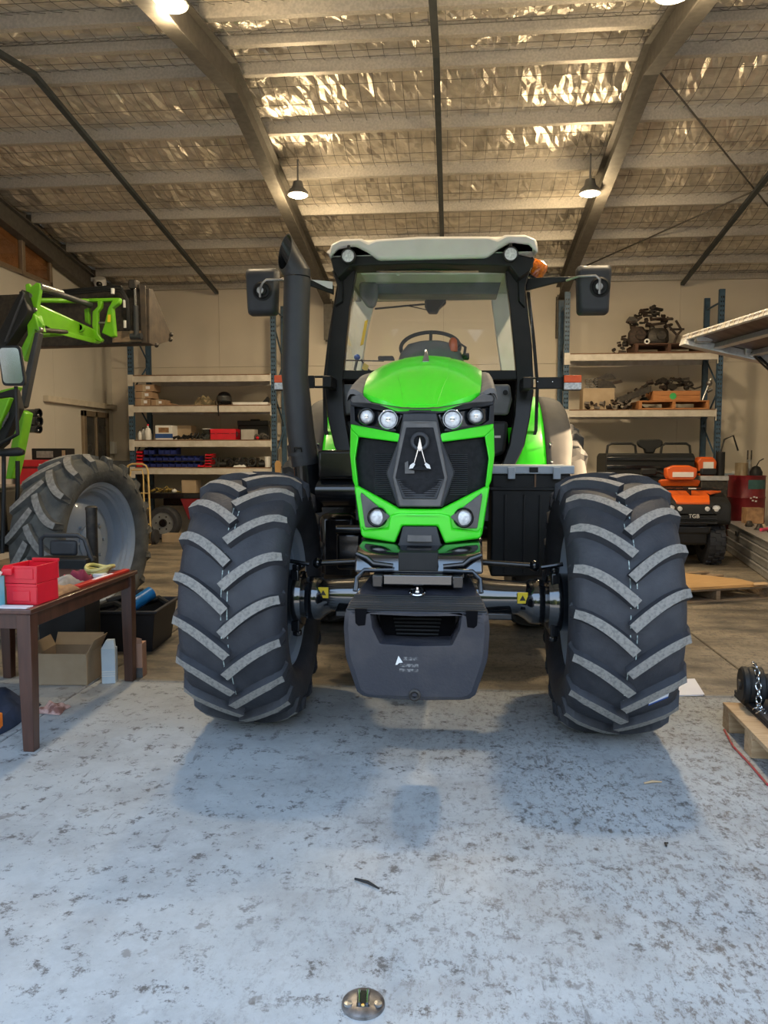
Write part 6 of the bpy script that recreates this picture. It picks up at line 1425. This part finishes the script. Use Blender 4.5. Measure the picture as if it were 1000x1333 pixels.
MB().loft([[(-k, y, z_), (k, y, z_), (k, y, z_+.03), (-k, y, z_+.03)] for y, k, z_ in ((-.42,.22,.86),(-.30,.25,.95),(.05,.25,1.04))]).build('orange_nose', ORG, t, bevel=.008)
MB().bb((-.006, -.3, .985), (.006, .05, 1.085)).build('nose_seam', BPL, t)
for y in (-.28, -.1, .08): MB().tube([(-.42, y, 1.06), (.42, y, 1.06)], .012, 8).build('rack_bar', BLK, t)
for x in (-.42, -.14, .14, .42): MB().tube([(x, -.28, 1.06), (x, .12, 1.06)], .012, 8).build('rack_bar', BLK, t)
MB().box((.02, -.30, 1.075), (.10, .03, .015)).build('rack_label', WHT, t)
MB().loft([[(-k, y, z_), (k, y, z_), (k, y+.14, z_), (-k, y+.14, z_)] for z_, k, y in ((1.08,.26,.22),(1.16,.28,.20),(1.18,.24,.20))]).build('orange_cowl', ORG, t, bevel=.01)
MB().loft([[(dx*k, .22+dy*.08, z_) for dx, dy in ((-1,-1),(1,-1),(1,1),(-1,1))] for z_, k in ((1.17,.16),(1.22,.21),(1.34,.22),(1.385,.10))]).build('instrument_pod', ORG, t, bevel=.02)
MB().bb((-.13, .128, 1.22), (.16, .142, 1.29)).build('pod_sticker', WHT, t)
for s_ in (-1, 1):
    MB().tube([(s_*.05, .32, 1.2), (s_*.25, .36, 1.28), (s_*.48, .42, 1.30)], .018, 8).build('handlebar', BLK, t)
    MB().loft([[(s_*.42+dx*.11, .32+dy*.04, z_) for dx, dy in ((-1,-1),(1,-1),(1,1),(-1,1))] for z_ in (1.24, 1.34)]).build('hand_guard', BPL, t, bevel=.02)
MB().loft([[(dx*k, .75+dy*.32, z_) for dx, dy in ((-1,-1),(1,-1),(1,1),(-1,1))] for z_, k in ((.72,.22),(.9,.2),(1.0,.16))]).build('seat', BPL, t, bevel=.04)
# red cowled engine and grey bench right of the quad
q = at(922, 600, 12.6); t = thing('small_engine', 'small machine with a red and white shroud beside the right rack', 'engine', (q.x+.12, 12.85, 0))
MB().bb((-.2, -.2, .0), (.2, .2, 1.12)).build('stand', DSTL, t, bevel=.01); MB().bb((-.22, -.22, 1.121), (.22, .22, 1.2)).build('stand_top', ALU, t, bevel=.01)
MB().loft([[(-.1+dx*k, dy*.14, z_) for dx, dy in ((-1,-1),(1,-1),(1,1),(-1,1))] for z_, k in ((1.2,.14),(1.42,.16),(1.5,.1))]).build('shroud', ORG, t, bevel=.03); MB().bb((-.16, -.15, 1.3), (.0, -.138, 1.42)).build('shroud_label', WHT, t)
MB().cyl((.15, 0, 1.2), (.15, 0, 1.58), .07, n=14).build('filter', BPL, t); MB().tube([(.15,0,1.58),(.2,0,1.78),(.34,0,1.84),(.42,0,1.6)], .014, 6).build('fuel_hose', BPL, t)
# pale blue drum, red drum cabinet with things on it
q = at(948, 645, 13.3); t = thing('plastic_drum', 'pale blue plastic drum right of the rack upright', 'drum', (4.86, 14.1, 0)); MB().lathe([(.001,0),(.24,0),(.26,.03),(.26,.5),(.27,.52),(.26,.54),(.26,1.15),(.24,1.2),(.001,1.2)], (0,0,0), (0,0,1), 28).build('body', mat('drum_blue', (.42,.52,.62), (.36,.46,.56), rough=.5), t); MB().cyl((.1,0,1.2), (.1,0,1.24), .05, n=14).build('bung', WHT, t)
q = at(983, 650, 12.8); t = thing('oil_drum', 'dark red steel drum with a teal label near the right edge', 'drum', (q.x+.10, 13.45, 0))
zt = at(983, 620, 12.85).z
MB().lathe([(.001,0),(.29,0),(.30,.02),(.29,.04),(.29,.4),(.302,.42),(.29,.44),(.29,.8),(.302,.82),(.29,.84),(.29,zt-.03),(.30,zt-.01),(.29,zt),(.27,zt-.01),(.001,zt-.01)], (0,0,0), (0,0,1), 36).build('body', DRED, t, smooth=40)
MB().loft([[(.294*math.sin(a), -.294*math.cos(a), z_) for a in [R_(-15)+R_(70)*i/10 for i in range(11)]] for z_ in (zt-.22, zt-.07)], closed=False, cap=False).build('teal_label', mat('teal_label', (.03,.10,.10), (.05,.13,.13), rough=.6), t)
for dx, dz in ((-.03,-.37),(.02,-.35),(.06,-.36),(.0,-.41),(.05,-.42)): MB().box((dx, -.296, zt+dz), (.03, .006, .022)).build('white_mark', WHT, t)
q2 = t.location; t2 = thing('tin_can', 'dented tan tin on top of the red drum', 'can', (q2.x-.13, 13.35, zt)); MB().lathe([(.001,0),(.10,0),(.10,.20),(.105,.21),(.095,.21),(.09,.02),(.001,.02)], (0,0,0), (0,0,1), 20).build('body', mat('tan_tin', (.45,.36,.24), (.35,.27,.17), rough=.4, metal=.4), t2)
t2 = thing('oil_can', 'black spouted oil can on the red drum beside the tan tin', 'can', (q2.x+.09, 13.30, zt)); MB().lathe([(.001,0),(.10,0),(.10,.06),(.06,.14),(.02,.16),(.001,.16)], (0,0,0), (0,0,1), 20).build('body', BPL, t2); MB().tube([(0,0,.15),(.04,-.02,.24),(.10,-.04,.28)], .01, 6).build('spout', BPL, t2)
t2 = thing('grease_gun', 'upright grey grease gun standing on the red drum', 'grease gun', (q2.x+.08, 13.58, zt)); MB().cyl((0,0,0), (0,0,.26), .04, n=14).build('barrel', STL, t2); MB().cyl((-.03,0,.26), (-.03,0,.42), .012, n=8).build('lever', DSTL, t2); MB().cyl((.03,0,.26), (.03,0,.42), .012, n=8).build('coupler', DSTL, t2)
t2 = rbox('carton', 'brown carton on the aluminium boards in front of the red drum', 'box', (972-150)*4.348, (995-150)*4.348, (664-460)*4.348, 12.25, .477, .2, LEA, h=.24)
# aluminium side boards in a stack
A, B = Vector((4.50, 12.75, 0)), Vector((3.95, 9.6, 0)); dr = (B-A).normalized(); nr = Vector((-dr.y, dr.x, 0)); L = (B-A).length; rzz = math.atan2(dr.y, dr.x)
if nr.x > 0: nr = -nr
t = thing('aluminium_sideboards', 'ribbed aluminium side boards stacked low along the right edge', 'side board', A+(B-A)*.5, rzz)
ny_ = 1 if Vector((0,1,0)).dot(Matrix.Rotation(rzz, 3, 'Z').inverted() @ nr) > 0 else -1
for k in range(4):
    mb = MB(); z0 = .115*k; o_ = ny_*(.10-.012*k)
    mb.bb((-L/2, o_-.02, z0+.012), (L/2, o_+.02, z0+.108)); mb.build('board', ALU, t, bevel=.004)
    MB().bb((-L/2, o_-.028, z0+.085), (L/2, o_+.028, z0+.112)).build('rolled_rim', ALU, t, bevel=.006)
MB().bb((-L/2, -.32*ny_, .46), (L/2, .12*ny_, .475)).build('top_sheet', ALU, t, bevel=.003)
MB().bb((-L/2, -.32*ny_, 0), (L/2, -.28*ny_, .46)).build('back_board', ALU, t, bevel=.003)
for x in (-.6,): MB().bb((x-.09, ny_*.125-.012, .33), (x+.09, ny_*.125+.012, .40)).build('latch', BLK, t, bevel=.006)
o = MB().cyl((4.26, 11.05, .50), (4.44, 11.2, .50), .022, n=10).build('screwdriver', mat('pink_handle', (.7,.06,.14), rough=.4)); tag(o, 'pink handled tool lying on the aluminium side boards', 'tool')
for k, (x, y) in enumerate(((4.36,11.75),(4.46,11.5),(4.44,11.95),(4.34,11.3),(4.40,10.95))):
    o = MB().lathe([(.001,0),(.05+.01*k,0),(.05,.03),(.03,.05+.01*k),(.001,.05)], (0,0,0), (0,0,1), 14).build('machine_fitting', DSTL if k != 1 else CARD, origin=(0,0,0)); o.location = (x, y, .477); tag(o, ('small dark fitting among the loose parts on the side boards', 'tan fitting among the loose parts on the side boards')[k == 1], 'fitting', 'fittings on the side boards' if k != 1 else None)
# tilted aluminium ramp at the upper right with its stand
A_, B_, C_ = at(887, 441, 7.2), at(1016, 401, 5.9), at(1020, 470, 6.9)
t = thing('loading_ramp', 'raised aluminium loading ramp with a chequered edge at the upper right', 'ramp', (C_.x+.1, C_.y, 0), world=True)
D_ = B_+(C_-A_)
up_ = (B_-A_).cross(C_-A_).normalized(); up_ = up_ if up_.z > 0 else -up_
MB().prism([A_, B_, D_, C_], up_*.02).build('deck_sheet', mat('ramp_underside', (.10,.06,.05), (.17,.13,.115), rough=.4, metal=.7, scale=3, stretch=(1,4,1)), t, smooth=0)
e = (B_-A_).normalized(); nin = (C_-A_).normalized()
n_ = 22
for k in range(n_):
    a, b_ = A_.lerp(B_, k/n_), A_.lerp(B_, (k+.94)/n_)
    MB().prism([a-up_*.025, b_-up_*.025, b_+nin*.03-up_*.025, a+nin*.03-up_*.025], up_*.06).build('edge_tread', ALU if k % 2 else GALV, t, bevel=.003, seg=1)
MB().prism([A_, A_+e*.10, C_+e*.10, C_], -up_*.07).build('frame_beam', ALU, t, bevel=.006)
for k in (.28, .62):
    a, b_ = A_.lerp(C_, k), A_.lerp(C_, k)+(B_-A_)*.95; MB().prism([a, a+nin*.05, b_+nin*.05, b_], -up_*.05).build('cross_rib', ALU, t, bevel=.004)
q = at(916, 441, 7.0); MB().box(q, (.14,.08,.06)).build('latch_bracket', STL, t, bevel=.01); q = at(980, 456, 6.95); MB().box(q, (.16,.1,.09)).build('hinge_block', STL, t, bevel=.012)
MB().cyl(at(980, 459, 6.9), at(1012, 489, 6.7), .022, n=10).build('strut', BLK, t)
MB().bb((C_.x+.05, C_.y-.05, 0), (C_.x+.15, C_.y+.05, C_.z)).build('stand_post', ALU, t, bevel=.006)
MB().cyl(at(1012, 489, 6.7), (C_.x+.1, C_.y, C_.z-.5), .022, n=10).build('strut_foot', BLK, t)
# pallet with cardboard sheets, middle right
pr_ = R_(22)
p00, p10 = Vector((2.15, 8.03, 0)), Vector((3.42, 8.50, 0)); d_ = (p10-p00); rz_ = math.atan2(d_.y, d_.x); W_ = d_.length
nrm = Vector((-math.sin(rz_), math.cos(rz_), 0)); cc = p00+d_*.5+nrm*.55
pallet('pallet', 'pale pine pallet carrying orange cardboard sheets beside the right wheel', cc, W_, 1.1, .14, OLDW, rz_)
t = thing('cardboard_sheet', 'flat orange-brown cardboard sheets lying on the pallet at the right', 'cardboard', cc+Vector((0,0,.141)), rz_)
for k in range(3):
    s_ = k*.012; MB().prism([(-W_/2-.05+s_, -.56+s_, .007*k), (W_/2-.12-s_, -.56+.02*k, .007*k), (W_/2-.1, -.2, .007*k), (.1, .62-s_, .007*k), (-W_/2, .62-s_, .007*k)], (0,0,.006)).build('sheet', CARDO, t)
MB().prism([(W_/2-.28, -.60, .022), (W_/2-.02, -.58, .022), (W_/2-.06, -.50, .03), (W_/2-.2, -.50, .03)], (0,0,.006)).build('torn_corner', PINE, t)
# near pallet with black mat and winch drum, right edge
t = thing('pallet', 'new pine pallet at the right edge holding a black tray', 'pallet', (2.03, 4.02, 0), R_(-2))
for k in range(6): x = lerp(-.45, .45, k/5); MB().bb((x-.05, -.42, .118), (x+.05, .42, .14)).build('deck_board', PINE, t, bevel=.002, seg=1)
for y in (-.36, 0, .36):
    MB().bb((-.5, y-.05, .095), (.5, y+.05, .118)).build('cross_board', PINE, t, bevel=.002, seg=1)
    for x in (-.45, 0, .45): MB().bb((x-.048, y-.055, 0), (x+.048, y+.055, .095)).build('block', PINE, t, bevel=.002, seg=1)
tr2 = thing('drip_tray', 'black rubber tray lying on the near pine pallet', 'tray', (2.09, 4.13, .141), R_(-2))
MB().bb((-.46, -.42, 0), (.46, .42, .018)).build('base', BT, tr2, bevel=.004)
for a, b_ in (((-.46,-.42,.018),(-.435,.42,.042)), ((.435,-.42,.018),(.46,.42,.042)), ((-.435,-.42,.018),(.435,-.395,.042)), ((-.435,.395,.018),(.435,.42,.042))): MB().bb(a, b_).build('rim', BT, tr2, bevel=.005)
q = at(984, 888, 4.35); rW = .105
wn = thing('winch_drum', 'ribbed black cable winch drum lying on the black tray', 'winch', (q.x, 4.38, .16))
MB().lathe([(.03,-.04),(.092,-.04),(.102,-.03),(.104,-.01),(.098,0),(.104,.01),(.104,.03),(.098,.04),(.104,.05),(.104,.07),(.07,.085),(.07,.22),(.10,.235),(.10,.27),(.03,.27)], (-.03, 0, .105), (1,-.15,0), 36, loop=True).build('drum', BPL, wn, smooth=35)
MB().cyl((-.08, .01, .105), (.42, -.06, .105), .03, n=14).build('shaft', DSTL, wn)
for dz in (.06, .10): MB().box((.13, -.115, dz+.02), (.05,.02,.012)).build('white_mark', WHT, wn)
# galvanised chain hanging over the drum
ch_ = thing('chain', 'bright galvanised chain draped over the black winch drum', 'chain', (q.x, 4.25, .2))
cp = [(0,.13,.188),(-.004,.095,.182),(-.01,.06,.160),(-.015,.035,.128),(-.018,.018,.094),(-.02,.006,.060),(-.021,-.002,.026),(-.022,-.008,-.006),(-.034,-.02,-.022),(-.012,-.025,-.02),(-.026,-.03,-.004),(-.016,-.05,-.026),(-.036,-.06,-.026)]
for k, p in enumerate(cp):
    p = Vector(p); nxt = Vector(cp[min(k+1, len(cp)-1)]); d = (nxt-p) if k < len(cp)-1 else (p-Vector(cp[k-1])); d.normalize()
    s1 = d.cross(Vector((1,0,0)) if k % 2 else Vector((.3,.7,.6))).normalized()
    MB().tube([p+d*(.021*math.cos(a))+s1*(.013*math.sin(a)) for a in [2*PI*i/12 for i in range(12)]], .0042, 6, closed=True).build('chain_link', CHR, ch_)
o = MB().tube([fl(943, 950, .006), fl(955, 972, .006), fl(975, 993, .006), fl(1000, 1022, .006)], .006, 6).build('red_rope', mat('red_rope', (.45,.03,.05), (.3,.12,.08), rough=.9, scale=60)); tag(o, 'thin red rope lying along the near pallet\'s edge', 'rope')
# papers and small bits on the floor
pp = [fl(878, 886), fl(903, 885), fl(916, 906), fl(880, 907)]
for k in range(2):
    P = [p+Vector((.01*k, .008*k, .002+.004*k)) for p in pp]; o = MB().prism(P, (0,0,.0015)).build('paper_sheet', PAP, smooth=0); tag(o, ('white paper sheet on the floor, under the other by the right wheel', 'white paper sheet lying on top beside the right front wheel')[k], 'paper')
q = fl(473, 1308); t = thing('floor_bolt', 'round steel door bolt socket set in the floor at the bottom', 'floor bolt', (q.x, q.y, 0), R_(5))
MB().lathe([(.001,.0),(.062,.0),(.060,.008),(.046,.016),(.02,.018),(.001,.018)], (0,0,0), (0,0,1), 36).build('plate', mat('worn_bolt_steel', (.32,.30,.29), (.14,.13,.125), rough=.38, metal=.8, scale=30), t)
MB().bb((-.019, -.032, .012), (.019, .036, .0185)).build('slot_bed', BLK, t, bevel=.003)
for s_ in (-1, 1): MB().tube([(s_*.011, -.022, .02), (s_*.012, .03, .022)], .004, 6).build('slot_rail', CHR, t)
MB().ball((0, -.026, .019), (.006,.006,.004), 8).build('latch_pin', mat('brass', (.6,.42,.15), rough=.3, metal=1.0), t)
for s_ in (-1, 1): MB().lathe([(.001,.0),(.012,.0),(.011,.006),(.001,.008)], (s_*.042, -.018, .014), (0,0,1), 14).build('screw', STL, t)
for k, (u, v, L, rz) in enumerate(((850,1020,.09,.3),(478,1152,.11,-.5),(868,1101,.03,1.2))):
    q = fl(u, v); o = MB().tube([(-L/2,0,.006),(0,.004,.009),(L/2,-.003,.006)], [.004,.006,.003], 6).build('wood_splinter' if k != 1 else 'rubber_strip', (PINE, BPL, BPL)[k] if k != 2 else DSTL, origin=(0,0,0)); o.location = (q.x, q.y, 0); o.rotation_euler = (0,0,rz); tag(o, ('pale wood splinter on the floor below the right wheel', 'thin black rubber strip on the floor in the middle', 'small dark metal scrap on the floor at the right')[k], ('splinter', 'strip', 'scrap')[k])
